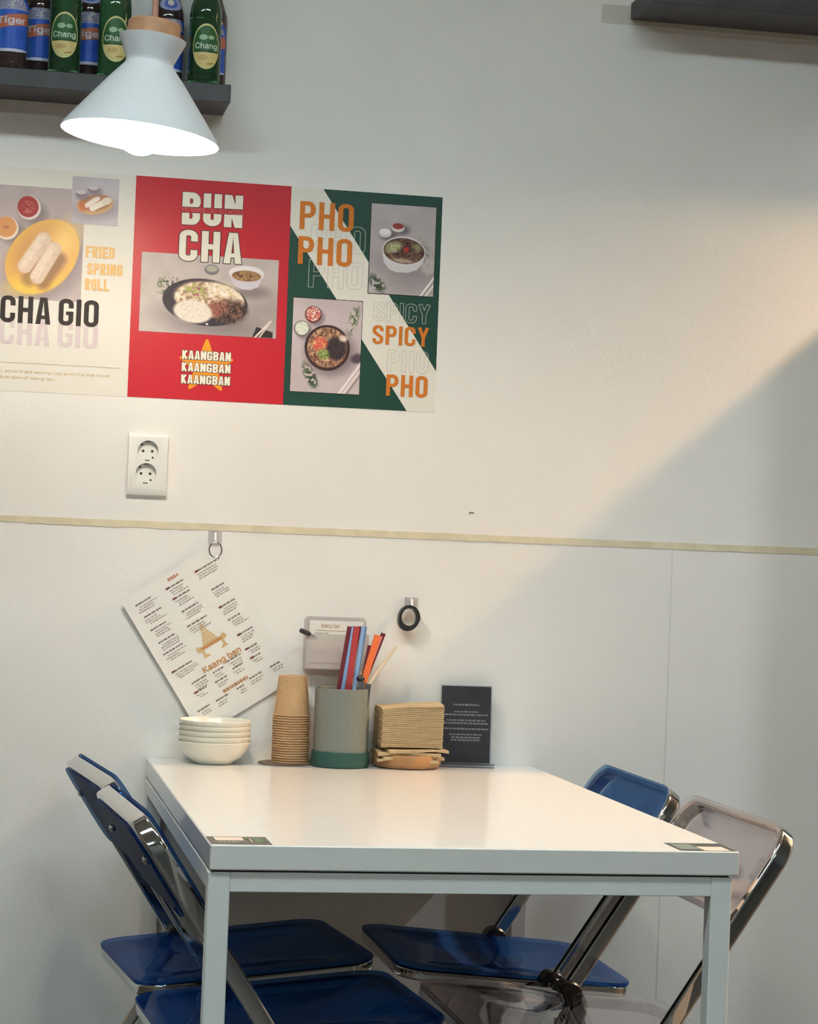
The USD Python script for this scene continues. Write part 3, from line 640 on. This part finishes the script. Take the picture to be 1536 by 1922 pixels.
# paper menu hanging by one corner
MO, ex, eu = np.array([-.0605, 1.0330]), np.array([.8387, .5446]), np.array([-.5446, .8387])
def menu3(x, z, layer=0):
    """sheet coordinates: x to the right along the top edge, z up from the top edge (negative)"""
    x = np.asarray(x, float); z = np.asarray(z, float)
    q = MO[None] + x[:, None] * ex[None] + z[:, None] * eu[None]
    y = -.012 + .006 * np.clip(-z / .297, 0, 1) - .010 * np.clip((x - .13) / .08, 0, 1) ** 2 * np.clip(-z / .297, 0, 1) ** 2 - .006 * np.clip((.06 - x) / .06, 0, 1) ** 2 * np.clip(-z / .297, 0, 1)
    return np.c_[q[:, 0], y - .0003 * layer, q[:, 1]]
def menu_shape(shape, layer):
    ms = []
    for p in polys(shape):
        e = trimesh.creation.extrude_polygon(p, .00015, engine='earcut'); e.vertices = menu3(e.vertices[:, 0], e.vertices[:, 1], layer) - np.c_[np.zeros(len(e.vertices)), e.vertices[:, 2], np.zeros(len(e.vertices))]
        ms.append(e)
    return cat(*ms)
t = thing('paper_menu', 'white paper menu sheet hanging askew from a wall hook by its corner', 'menu', (0, 0, 0))
gx, gz = np.meshgrid(np.linspace(0, .21, 30), np.linspace(-.297, 0, 40)); n_ = gx.size
va = menu3(gx.ravel(), gz.ravel(), 0); vb = va + (0, .0003, 0); ii = np.arange(n_).reshape(gx.shape)
q4 = np.c_[ii[:-1, :-1].ravel(), ii[:-1, 1:].ravel(), ii[1:, 1:].ravel(), ii[1:, :-1].ravel()]
edge = np.concatenate([ii[0, :], ii[1:, -1], ii[-1, -2::-1], ii[-2:0:-1, 0]])
fs = [q4, q4[:, ::-1] + n_, np.c_[edge, edge + n_, np.roll(edge, -1) + n_, np.roll(edge, -1)]]
F = np.vstack(fs); sh = trimesh.Trimesh(np.vstack([va, vb]), np.vstack([F[:, :3], F[:, [0, 2, 3]]]), process=False)
part(t, 'sheet', sh, mat('menu_paper', (.80, .78, .75), .5), smooth=30)
# text blocks: (x, z, width) in sheet coordinates
def px2m(zx, zy):     # measured positions of the blocks on the sheet
    wx, wz = -.0632 + (zx - 46) / 4.518 * .001012, 1.0405 - (zy - 415) / 4.518 * .001012
    wx += .038 * (zy - 415) / 4.518 * .001012; wz += .038 * (zx - 46) / 4.518 * .001012
    d = np.array([wx + .0605, wz - 1.0330]); return float(d @ ex), float(d @ eu)
blocks = [(270, 455, 200), (330, 560, 190), (395, 665, 190), (465, 770, 200), (510, 865, 200), (595, 1010, 220), (530, 315, 190), (580, 405, 170), (655, 510, 200), (720, 625, 230), (790, 160, 230), (890, 335, 150), (975, 475, 180), (1035, 590, 150), (1125, 715, 160), (1170, 850, 110), (1205, 930, 90), (1050, 1020, 110), (1020, 945, 140), (885, 1050, 120), (915, 1125, 120), (720, 1130, 150), (740, 1215, 110), (910, 1290, 120), (765, 1370, 130), (1200, 1100, 130), (1085, 1190, 90), (1370, 1005, 110)]
heads, bodies, chips = [], [], []
def dashes(x, z, w, h, lo, hi):
    at, out = x, []
    while at < x + w:
        l = random.uniform(lo, hi); out.append(box(at, z, min(at + l, x + w), z + h)); at += l + random.uniform(.0008, .0020)
    return out
for (a, b, w) in blocks:
    x, z = px2m(a, b); wm = w / 4.518 * .00101; x -= wm / 2
    heads += dashes(x + random.uniform(0, .004), z + .0040, wm * random.uniform(.75, 1), .0030, .0028, .0085)
    if random.random() < .3: chips.append(box(x - .001, z + .0040, x + .006, z + .0076))
    for r_ in range(2 if w < 140 else 3):
        bodies += dashes(x + random.uniform(0, .008), z - .0022 - .0046 * r_, wm * random.uniform(.6, .95), .0021, .0015, .006)
part(t, 'lettering', menu_shape(unary_union(heads), 1), ink('menu_dark', (124, 116, 111)), 'dark headings of the dishes, too small to read', smooth=False, kind='stuff')
part(t, 'lettering', menu_shape(unary_union(bodies), 1), ink('menu_grey', (158, 150, 143)), 'pale grey lines of small print', smooth=False, kind='stuff')
part(t, 'price_mark', menu_shape(unary_union(chips), 2), ink('menu_maroon', (112, 62, 62)), 'small maroon marks beside some headings', smooth=False, kind='stuff')
cx, cz = px2m(490, 240)
hx, hz = px2m(1025, 1150)
part(t, 'heading', menu_shape(unary_union(dashes(cx - .011, cz - .003, .022, .006, .003, .006)), 1), ink('menu_rust', (186, 130, 104)), 'rust heading at the top of the sheet', smooth=False, kind='stuff')
part(t, 'heading', menu_shape(unary_union(dashes(hx - .027, hz - .003, .054, .0062, .003, .007)), 1), ink('menu_bronze', (176, 130, 92)), 'bronze heading low on the sheet', smooth=False, kind='stuff')
gold, gold2 = ink('menu_gold', (206, 176, 128)), ink('menu_brown', (192, 138, 88))
ox, oz = px2m(820, 800)
tier = [Polygon([(ox - w_, oz + z_), (ox + w_, oz + z_), (ox + w_ * .86, oz + z_ + .0046), (ox - w_ * .86, oz + z_ + .0046)]) for w_, z_ in ((.0165, .004), (.0140, .010), (.0112, .016), (.0085, .022), (.0060, .028), (.0036, .034))] + [Polygon([(ox - .0014, oz + .039), (ox + .0014, oz + .039), (ox, oz + .050)])]
gate = [Point(ox - .0265, oz + .001).buffer(.0055), Point(ox + .0265, oz + .001).buffer(.0055), box(ox - .024, oz - .015, ox - .019, oz - .004), box(ox + .019, oz - .015, ox + .024, oz - .004), Polygon([(ox - .027, oz - .018), (ox - .012, oz - .018), (ox - .016, oz - .013), (ox - .024, oz - .013)]), Polygon([(ox + .027, oz - .018), (ox + .012, oz - .018), (ox + .016, oz - .013), (ox + .024, oz - .013)])]
part(t, 'emblem', menu_shape(unary_union(tier + gate), 1), gold, 'gold emblem of a tiered tower above a gate', smooth=False)
part(t, 'emblem', menu_shape(box(ox - .022, oz - .003, ox + .022, oz + .003), 2), gold2, 'brown bar across the tower emblem', smooth=False)
lx, lz = px2m(910, 945)
lm = meshkit.text_mesh('Kaang ban', 1.0, .1, bold=True); lv = lm.vertices.copy(); lv[:, :2] -= lv[:, :2].min(0); lv[:, 0] *= .082 / lv[:, 0].max(); lv[:, 1] *= .0155 / lv[:, 1].max()
lm.vertices = menu3(lx - .041 + lv[:, 0], lz - .0078 + lv[:, 1], 2) - np.c_[np.zeros(len(lv)), lv[:, 2] * .002, np.zeros(len(lv))]
part(t, 'lettering', lm, gold2, 'gold lettering Kaang ban under the tower', smooth=False)

# ================================================================== clear wall pocket with card and pen
t = thing('wall_pocket', 'clear plastic card pocket on the wall behind the cutlery can', 'card holder', (0, 0, 0))
pk = clear('pocket_plastic', (.95, .935, .935), .9, .10, milk=.10, mcol=(.70, .67, .66))
pk_front = clear('frosted_plastic', (.90, .88, .87), .9, .12, milk=.55, mcol=(.66, .62, .60))
part(t, 'back_panel', flat(rrect(.2905, .9180, .4115, 1.0185, .010), -.0005, .0018), pk, smooth=False)
part(t, 'front_panel', flat(rrect(.2905, .9200, .4115, .9860, .002), -.0340, .0018), pk_front, smooth=False)
part(t, 'bottom_panel', bx(.2905, -.0340, .9180, .4115, -.0023, .9200), pk_front, smooth=False)
for xs_ in (.2905, .4097): part(t, 'side_panel', bx(xs_, -.0340, .9200, xs_ + .0018, -.0023, .9860), pk, smooth=False)
part(t, 'lip', cat(bx(.2905, -.0372, .9180, .4115, -.0358, .9205), bx(.2960, -.0368, .9305, .4060, -.0358, .9318)), pk, smooth=False)
t = thing('business_card', 'white card with gold lettering standing in the clear wall pocket', 'card', (0, 0, 0))
part(t, 'card', bx(.3000, -.0120, .9205, .4040, -.0100, 1.0110), mat('card_white', (.80, .78, .74), .5), smooth=False)
part(t, 'lettering', small_text('Kaang-ban', .3225, .9980, .036, .0078, -.0121), ink('card_gold', (176, 138, 88)), 'gold lettering Kaang-ban', smooth=False)
part(t, 'rule_line', flat(box(.311, .9915, .393, .9926), -.0121, .0002), ink('khaki', (190, 175, 135)), smooth=False)
part(t, 'lettering', flat(unary_union(dashes(.311, .9860, .026, .0018, .002, .005)), -.0121, .0002), ink('menu_grey', (168, 160, 152)), 'a line of print too small to read', smooth=False, kind='stuff')
t = thing('pen', 'short black pen sticking out left of the clear wall pocket', 'pen', (0, 0, 0))
pa, pb = np.array([.2770, -.0400, .9925]), np.array([.2985, -.0400, .9845])
part(t, 'barrel', tube([pa, pa + (pb - pa) * .06, pa + (pb - pa) * .5, pa + (pb - pa) * .92, pb], [.0030, .0044, .0050, .0042, .0022], 14), mat('pen_black', (.02, .018, .022), .35))
part(t, 'tip', tube([pb, pb + np.array([.006, 0, -.0026]), pb + np.array([.012, 0, -.0052])], [.0016, .0011, .0004], 8), mat('pen_tip', (.25, .24, .24), .3, metal=.8))

# ================================================================== table
TW, TD, TH = .75, 1.2121, .74
t = thing('dining_table', 'white rectangular steel-framed dining table pushed against the wall', 'table', (0, 0, 0))
part(t, 'tabletop', bx(0, -TD, TH - .0345, TW, -.002, TH, .0018), white_table)
fx0, fx1, fy0, fy1, fz = -.001, .7415, -TD + .004, -.008, TH - .0375
for (xa, ya) in ((fx0, fy0), (fx1 - .0300, fy0), (fx0, fy1 - .0300), (fx1 - .0300, fy1 - .0300)):
    part(t, 'leg', bx(xa, ya, .004, xa + .0300, ya + .0300, fz, .0015), white_steel)
    part(t, 'foot_cap', bx(xa - .001, ya - .001, 0, xa + .031, ya + .031, .006, .001), mat('foot_plastic', (.05, .05, .05), .6))
part(t, 'rail', bx(fx0 + .0300, fy0 + .001, fz - .0270, fx1 - .0300, fy0 + .0290, fz, .001), white_steel)
part(t, 'rail', bx(fx0 + .0300, fy1 - .0290, fz - .0270, fx1 - .0300, fy1 - .001, fz, .001), white_steel)
part(t, 'rail', bx(fx0 + .001, fy0 + .0300, fz - .0270, fx0 + .0290, fy1 - .0300, fz, .001), white_steel)
part(t, 'rail', bx(fx1 - .0290, fy0 + .0300, fz - .0270, fx1 - .001, fy1 - .0300, fz, .001), white_steel)
part(t, 'gap_shade_strip', bx(fx0 + .004, fy0 + .004, fz - .001, fx1 - .004, fy1 - .004, TH - .0344), mat('gap_shade', (.03, .03, .03), .8), smooth=False)  # dark filler standing in for the shade in the gap under the tabletop

# stickers on the two front corners
def lay(shape, z, tt=.0003):
    return cat(*[trimesh.creation.extrude_polygon(p, tt, engine='earcut').apply_translation((0, 0, z)) for p in polys(shape)])
stick = mat('sticker_dark', tuple(lin((74, 66, 62))), .4)
t = thing('table_sticker', 'dark printed sticker on the front left corner of the tabletop', 'sticker', (.0015, -1.2075, TH))
part(t, 'backing', lay(rrect(0, 0, .0835, .080, .002), 0), stick, smooth=False)
part(t, 'white_patch', lay(box(.010, .038, .049, .074), .0003), ink('sticker_white', (214, 196, 184)), 'pale printed panel', smooth=False)
part(t, 'green_patch', lay(unary_union([box(.063, .020, .077, .066), box(.050, .052, .056, .074)]), .0003), ink('sticker_green', (86, 112, 82)), 'small green printed squares', smooth=False)
part(t, 'grey_patch', lay(unary_union([box(.0575, .022, .0600, .062)] + [box(.012 + .0062 * i, .018, .0155 + .0062 * i, .027) for i in range(5)]), .0003), ink('sticker_grey', (168, 156, 150)), 'pale small print', smooth=False)
t = thing('table_sticker', 'dark printed sticker on the front right corner of the tabletop', 'sticker', (.6640, -1.2085, TH))
part(t, 'backing', lay(rrect(0, 0, .0835, .080, .002), 0), ink('sticker_slate', (62, 70, 70)), smooth=False)
part(t, 'green_patch', lay(unary_union([box(.004, .012, .034, .068)]), .0003), ink('sticker_teal', (112, 128, 122)), 'grey green printed panel', smooth=False)
part(t, 'white_patch', lay(Polygon([(.036, .001), (.074, .001), (.074, .042), (.036, .042)]), .0003), ink('sticker_white', (214, 196, 184)), 'pale printed panel', smooth=False)

# ================================================================== folding chairs
A33 = math.radians(33.2); dS, dC = math.sin(A33), math.cos(A33)
XF, TT = .432, .9030
back3 = lambda s, t_, n: np.c_[XF - t_ * dS + n * dC - .16 * np.maximum(0, .26 - t_), s, t_ * dC + n * dS]
seat_tilt = .085
seat3 = lambda x, y, n: np.c_[x - n * seat_tilt, y, .4215 + x * seat_tilt + n]
def u_path(w, top, r, bottom):
    return np.array([(-w, bottom), (-w, (top + bottom) / 2), (-w, top - r)] + [(-w + r - r * math.cos(a), top - r + r * math.sin(a)) for a in np.linspace(0, math.pi / 2, 11)[1:]] + [(0, top)] + [(w - r + r * math.sin(a), top - r + r * math.cos(a)) for a in np.linspace(0, math.pi / 2, 11)] + [(w, (top + bottom) / 2), (w, bottom)])
def chair(label, loc, rotz, acrylic, back_acrylic, group):
    t = thing('folding_chair', label, 'chair', loc, rotz, group)
    part(t, 'back_frame', sweep(u_path(.222, TT - .007, .050, .004), rounded_profile(.014, .027, .0055), back3), chrome, smooth=40)
    out = loop(-.223, TT - .165, .223, TT - .001, .045, 8, .012)
    dish = lambda q: .007 * (1 - min(1, max(0, (q - .45) / .43))) ** 1.0
    part(t, 'backrest', shell(out, dish, .0050, lambda s, t_, n: back3(s, t_, n + .0138)), back_acrylic, smooth=40)
    part(t, 'rear_cover', shell(loop(-.214, TT - .160, .214, TT - .009, .040, 8, .012), lambda q: 0, .0050, lambda s, t_, n: back3(s, t_, n - .0190)), back_acrylic, smooth=40)
    for sy in (-1, 1):
        bp = back3(np.array([sy * .178]), np.array([TT - .062]), np.array([-.0200]))[0]
        b = trimesh.creation.icosphere(2, .0065); b.apply_scale((1, 1, .6)); b.apply_transform(trimesh.geometry.align_vectors((0, 0, 1), (-dC, 0, -dS))); b.apply_translation(bp)
        part(t, 'bolt', b, chrome, smooth=True)
    so = loop(0, -.206, .412, .206, .050, 8, .012)
    sd = lambda q: .013 * (1 - min(1, max(0, (q - .35) / .50)))
    part(t, 'seat', shell(so, sd, .0065, lambda s, y, n: seat3(s, y, n)), acrylic, smooth=40)
    part(t, 'seat_frame', sweep(loop(.007, -.199, .405, .199, .044, 8), rounded_profile(.012, .019, .004), lambda s, y, n: seat3(s, y, n - .0096), True), chrome, smooth=40)
    fx, hx_, hz_ = -.115, .145, .418
    L = math.hypot(hx_ - fx, hz_); e = np.array([(hx_ - fx) / L, hz_ / L])
    leg3 = lambda s, q, n: np.c_[fx + q * e[0] - n * e[1], s, q * e[1] + n * e[0]]
    up_ = np.array([(-.183, L), (-.183, .2), (-.183, .030)] + [(-.183 + .03 - .03 * math.cos(a), .03 + .008 - .03 * math.sin(a)) for a in np.linspace(0, math.pi / 2, 6)[1:]] + [(0, .008)] + [(.183 - .03 + .03 * math.sin(a), .038 - .03 * math.cos(a)) for a in np.linspace(0, math.pi / 2, 6)] + [(.183, .2), (.183, L)])
    part(t, 'rear_leg_frame', sweep(up_, rounded_profile(.013, .022, .005), leg3), chrome, smooth=40)
    part(t, 'stretcher', tube([(XF - .03 * dS - .037, -.217, .03 * dC), (XF - .03 * dS - .037, .217, .03 * dC)], .007, 12), chrome, smooth=40)
    for sy in (-1, 1):
        hg = part(t, 'hinge', cyl(.0215, .040, (.150, sy * .2125, .4330), 'y', 32, .003), dark_joint, smooth=40)
        part(hg, 'hinge_cap', cyl(.0120, .006, (.150, sy * .2345, .4330), 'y', 24, .0015), chrome, smooth=40)
    return t
blue = clear('blue_acrylic', (.38, .66, .92), .50, .02, milk=.28, mcol=(.018, .075, .30), deep=2.1)
blue_thin = clear('thin_blue_acrylic', (.85, .925, .975), .14, .02, milk=.12, mcol=(.02, .08, .40), deep=16.0, bend=6.0)
smoke = clear('clear_acrylic', (.90, .87, .88), 1.0, .02, deep=2.0)
smoke_thin = clear('thin_clear_acrylic', (.95, .93, .94), .8, .02, deep=2.0)
c0 = chair('blue acrylic folding chair left of the table, farther one near the wall', (-.066, -.372, 0), 6.5, blue, blue_thin, 'blue acrylic folding chairs')
dup(c0, (-.042, -.855, 0), 4.5, 'blue acrylic folding chair left of the table, nearer one')
dup(c0, (.799, -.378, 0), 180.0, 'blue acrylic folding chair right of the table, by the wall')
chair('clear colourless acrylic folding chair right of the table, nearest', (.808, -.885, 0), 181.0, smoke, smoke_thin, None)

# ================================================================== things on the table
cream = mat('cream_glaze', (.80, .775, .68), .15, coat=.4)
bp = [(0, .004), (.030, .004), (.034, 0), (.038, .001), (.040, .005), (.054, .015), (.0625, .027), (.0665, .0375), (.0685, .0405), (.0680, .0425), (.0662, .0418), (.0640, .0375), (.0600, .029), (.052, .0185), (.038, .0095), (0, .0075)]
t = thing('side_bowl', 'cream bowl at the bottom of the stack of bowls', 'bowl', (.1190, -.0740, TH), 0, 'stacked cream bowls')
part(t, 'body', lathe(bp, 72), cream, smooth=50)
for i, nm in enumerate(('second bowl from the bottom', 'middle bowl', 'second bowl from the top', 'topmost bowl')):
    dup(t, (.1190 + (.0004, -.0003, .0006, .0012)[i], -.0740 - (.0003, .0002, -.0004, .0003)[i], TH + .0098 * (i + 1)), 40 * i, f'cream bowl, {nm} in the stack')

single('coaster', lathe([(0, 0), (.0490, 0), (.0505, .0015), (.0490, .003), (0, .003)], 56, (.2560, -.0560, TH)), mat('coaster_brown', tuple(lin((112, 92, 84))), .6), 'thin dark round coaster under the paper cups', 'coaster')
kraft = mat('kraft_card', tuple(lin((188, 152, 112))), .65, noise=.06, nscale=140)
cp = [(0, .0005), (.0355 - .0014, .0005)]
cup_prof = [(.0330, .0016), (.0352, .0002), (.0362, .0014), (.0354, .0028), (.0335, .0031), (.0270, .0735), (.0266, .0750), (.0250, .0752), (.0245, .0725), (.0243, .0725), (.0241, .0718), (.0, .0718), (0, .0708), (.0252, .0708), (.0334, .0022)]
t = thing('paper_cup', 'lowest upturned brown paper cup in the stack', 'cup', (.2660, -.0560, TH + .0030), 0, 'stacked upturned brown paper cups')
part(t, 'body', lathe(cup_prof + [cup_prof[0]], 48), kraft, smooth=40)
NC = 20
ORD = 'first second third fourth fifth sixth seventh eighth ninth tenth eleventh twelfth thirteenth fourteenth fifteenth sixteenth seventeenth eighteenth nineteenth'.split()
for i in range(1, NC):
    lab = 'topmost upturned brown paper cup of the stack, its whole side showing' if i == NC - 1 else f'upturned brown paper cup, {ORD[i]} from the bottom of the stack'
    dup(t, (.2660 + .00035 * math.sin(i * 2.1) - .00004 * i, -.0560 + .0003 * math.cos(i * 1.7), TH + .0030 + .00465 * i), i * 37 % 360, lab)

# cutlery can and what stands in it
CX, CY = .3570, -.0830
can_grey = mat('can_grey', tuple(lin((119, 124, 118))), .5, noise=.04, nscale=120, bump=.1, bscale=500)
t = thing('cutlery_can', 'grey cylindrical holder with a dark green rubber base', 'holder', (CX, CY, TH))
part(t, 'body', lathe([(0, .003), (.0505, .003), (.0515, .005), (.0520, .146), (.0512, .1475), (.0495, .1470), (.0490, .145), (.0488, .008), (0, .008)], 72), can_grey, smooth=40)
part(t, 'base_sleeve', lathe([(0, 0), (.0515, 0), (.0545, .002), (.0550, .005), (.0545, .0285), (.0535, .0300), (.0521, .0300), (.0516, .004), (0, .0029)], 72), mat('rubber_green', tuple(lin((38, 78, 72))), .5), smooth=40)
def stick_mesh(a, b, w, d):
    a, b = np.array(a, float), np.array(b, float); ax = (b - a) / np.linalg.norm(b - a)
    s = np.cross(ax, (0, 1, 0)); s /= np.linalg.norm(s); n = np.cross(s, ax)
    pr = rounded_profile(w, d, min(w, d) * .35, 2)
    v = np.vstack([a + pr[:, :1] * s + pr[:, 1:] * n, b + pr[:, :1] * s + pr[:, 1:] * n]); M = len(pr)
    f = [(k, (k + 1) % M, M + (k + 1) % M) for k in range(M)] + [(k, M + (k + 1) % M, M + k) for k in range(M)] + [(0, k + 1, k) for k in range(1, M - 1)] + [(M, M + k, M + k + 1) for k in range(1, M - 1)]
    m = trimesh.Trimesh(v, np.array(f), process=False); m.fix_normals(); return m
cols = {'maroon': (112, 40, 52), 'blue': (136, 168, 214), 'red': (176, 62, 66), 'steel_blue': (98, 140, 186), 'orange': (240, 116, 62), 'ivory': (222, 208, 184), 'pink': (226, 156, 150)}
SM = {k_: mat('stick_' + k_, tuple(lin(v_)), .35) for k_, v_ in cols.items()}
# (x at rim, x at top, z top, width, y, colour, label): the sticks stand on the floor of the can
sticks = [(.3480, .3640, 1.0040, .0085, -.092, 'maroon', 'leftmost maroon stick in the tall striped bundle'),
          (.3555, .3715, 1.0052, .0075, -.094, 'blue', 'pale blue stick next to the leftmost maroon one'),
          (.3655, .3765, 1.0042, .0120, -.096, 'red', 'broad red stick in the middle of the tall bundle'),
          (.3668, .3838, 1.0046, .0075, -.086, 'maroon', 'maroon stick behind the broad red one'),
          (.3770, .3895, 1.0050, .0075, -.095, 'blue', 'pale blue stick right of the broad red one'),
          (.3800, .3945, 1.0048, .0070, -.087, 'steel_blue', 'steel blue stick, rightmost of the tall bundle')]
for (xa, xb, zt, w, y, c, lab) in sticks:
    sl = (xb - xa) / (zt - .8885); z0_ = .751
    single('flat_stick', stick_mesh((xa + sl * (z0_ - .8885), y, z0_), (xb, y, zt), w, .0055), SM[c], lab + ' in the grey holder', 'stick', 'wrapped sticks in the grey holder')
for (xa, xb, zt, w, y, c, lab) in [(.3960, .4065, .9690, .0095, -.080, 'maroon', 'short maroon stick, left of the orange one'),
                                   (.3960, .4190, .9890, .0120, -.086, 'orange', 'bright orange stick'),
                                   (.3970, .4265, .9870, .0070, -.079, 'pink', 'pale pink stick between orange and maroon'),
                                   (.3990, .4325, .9925, .0095, -.074, 'maroon', 'long maroon stick right of the orange one')]:
    sl = (xb - xa) / (zt - .9000); z0_ = .80 if xa + sl * (.76 - .90) < .33 else .752
    single('flat_stick', stick_mesh((xa + sl * (z0_ - .9000), y, z0_), (xb, y, zt), w, .0060), SM[c], lab + ' in the grey holder', 'stick', 'wrapped sticks in the grey holder')
xa, za, xb, zb = .4010, .8880, .4570, .9690
sl = (xb - xa) / (zb - za)
single('straw', tube([(xa + sl * (.795 - za), -.0800, .795), (xa, -.0800, za), (xb, -.0800, zb)], .0036, 12), SM['ivory'], 'ivory straw leaning far right in the grey holder', 'straw')
steel = mat('spoon_steel', (.55, .53, .50), .18, metal=1.0)
t = thing('tongs', 'black and silver tongs poking just above the rim of the grey holder', 'tongs', (0, 0, 0))
part(t, 'blade', cat(stick_mesh((.372, -.108, .760), (.3885, -.109, .902), .012, .002), stick_mesh((.384, -.112, .760), (.4005, -.110, .898), .012, .002)), steel)
gp = trimesh.creation.icosphere(2, .008); gp.apply_scale((1.0, .8, .85)); gp.apply_translation((.3865, -.106, .9070))
part(t, 'grip', gp, mat('tongs_black', (.02, .02, .022), .3), smooth=True)

# wooden tray with paper napkins
wood = mat('tray_wood', tuple(lin((170, 126, 82))), .45, noise=.22, nscale=22)
t = thing('wooden_tray', 'round light wooden tray under the paper napkins', 'tray', (.4865, -.0735, TH))
part(t, 'body', lathe([(0, 0), (.0550, 0), (.0610, .003), (.0655, .010), (.0660, .020), (.0640, .0265), (.0620, .0270), (.0600, .0240), (.0585, .0120), (0, .0100)], 72), wood, smooth=40)
napk = mat('napkin_kraft', tuple(lin((188, 164, 126))), .85, noise=.05, nscale=120)
def napkin(cx, cy, z, hw, hd, th, ang, sag, seed):
    r_ = np.random.default_rng(seed); n = 9
    gx, gy = np.meshgrid(np.linspace(-hw, hw, n), np.linspace(-hd, hd, n)); N = gx.size
    w_ = sag * ((gx / hw) ** 2 * .6 + (gy / hd) ** 2 * .6) + sag * .5 * np.sin(gx / hw * 3 + seed) * np.cos(gy / hd * 2.3 + seed * 2)
    top = np.c_[gx.ravel(), gy.ravel(), (z + th - w_ * .6).ravel()]; bot = np.c_[gx.ravel(), gy.ravel(), (z - w_).ravel()]
    i = np.arange(N).reshape(n, n); q = np.c_[i[:-1, :-1].ravel(), i[:-1, 1:].ravel(), i[1:, 1:].ravel(), i[1:, :-1].ravel()]
    e = np.concatenate([i[0, :], i[1:, -1], i[-1, -2::-1], i[-2:0:-1, 0]])
    F = np.vstack([q, q[:, ::-1] + N, np.c_[e, e + N, np.roll(e, -1) + N, np.roll(e, -1)]])
    m = trimesh.Trimesh(np.vstack([top, bot]), np.vstack([F[:, :3], F[:, [0, 2, 3]]]), process=False); m.fix_normals()
    m.apply_transform(trimesh.transformations.rotation_matrix(math.radians(ang), (0, 0, 1))); m.apply_translation((cx, cy, 0)); return m
NX, NY = .4880, -.0680
for i in range(4):
    single('paper_napkin', napkin(NX - .004 + .004 * i * (i % 2), NY - .004, TH + .0180 + .0058 * i, .058 + .001 * (i % 3), .054, .0036, (-5, 3, -2, 5)[i], .0042, i + 3), napk,
           ('lowest loose brown napkin on the wooden tray', 'second loose brown napkin up from the wooden tray', 'third loose brown napkin up from the wooden tray', 'loose brown napkin directly under the neat napkin pile')[i], 'napkin', 'loose napkins under the pile')
pile = [napkin(NX + .0005 * math.sin(i * 1.3) + .0012 * i / 60, NY + .0006 * math.cos(i * 2.1), TH + .0408 + .00122 * i, .0585, .0500, .0010, .6 * math.sin(i * .7) - 1, .0004, i) for i in range(63)]
pile += [napkin(NX + .001, NY - .001, TH + .0408 + .00122 * 63 + .0006, .0585, .0500, .0016, -2.2, .0035, 91)]
for i_, q_ in enumerate(pile):
    q_.vertices[:, 2] += (q_.vertices[:, 0] - NX) * .085 * i_ / 63
single('napkin_pile', cat(*pile), napk, 'neat tall pile of brown paper napkins on the wooden tray', 'napkins', kind='stuff')

# black table sign in a clear stand
t = thing('table_sign', 'black printed card in a clear upright stand on the table', 'sign', (.6085, -.0350, TH), -4.0)
acr = clear('sign_acrylic', (.94, .95, .96), 1.0, .03)
lean = trimesh.transformations.rotation_matrix(math.radians(-4), (1, 0, 0))
up3 = lambda m: m.apply_transform(lean)
part(t, 'stand_panel', up3(bx(-.0505, .0018, .004, .0505, .0030, .1560)), acr, smooth=False)
part(t, 'front_panel', up3(bx(-.0505, -.0028, .004, .0505, -.0016, .1560)), acr, smooth=False)
part(t, 'card', up3(bx(-.0480, -.0012, .0070, .0480, .0014, .1540)), mat('sign_black', tuple(lin((50, 47, 54))), .55), smooth=False)
txt = []
for (z_, w_, h_) in ((.1165, .050, .0034), (.1035, .046, .0026), (.0975, .084, .0030), (.0868, .076, .0030), (.0812, .086, .0030), (.0705, .088, .0030), (.0598, .064, .0026), (.0540, .056, .0028), (.0490, .058, .0028)):
    txt += dashes(-w_ / 2, z_, w_, h_, .0025, .0085)
part(t, 'lettering', up3(flat(unary_union(txt), -.0013, .0002)), ink('sign_text', (150, 148, 150)), 'pale lines of print too small to read', smooth=False, kind='stuff')
part(t, 'base', bx(-.0535, -.0240, .0005, .0535, .0200, .0040, .0008), acr, smooth=False)
part(t, 'base_edge', cat(bx(-.0535, -.0252, .0002, .0535, -.0241, .0014), bx(-.0535, -.0252, .0060, .0535, -.0200, .0072)), mat('edge_black', (.02, .02, .025), .3), 'dark front edges of the base', smooth=False)
part(t, 'base_plate', bx(-.0530, -.0240, .0041, .0530, -.0035, .0060), acr, smooth=False)
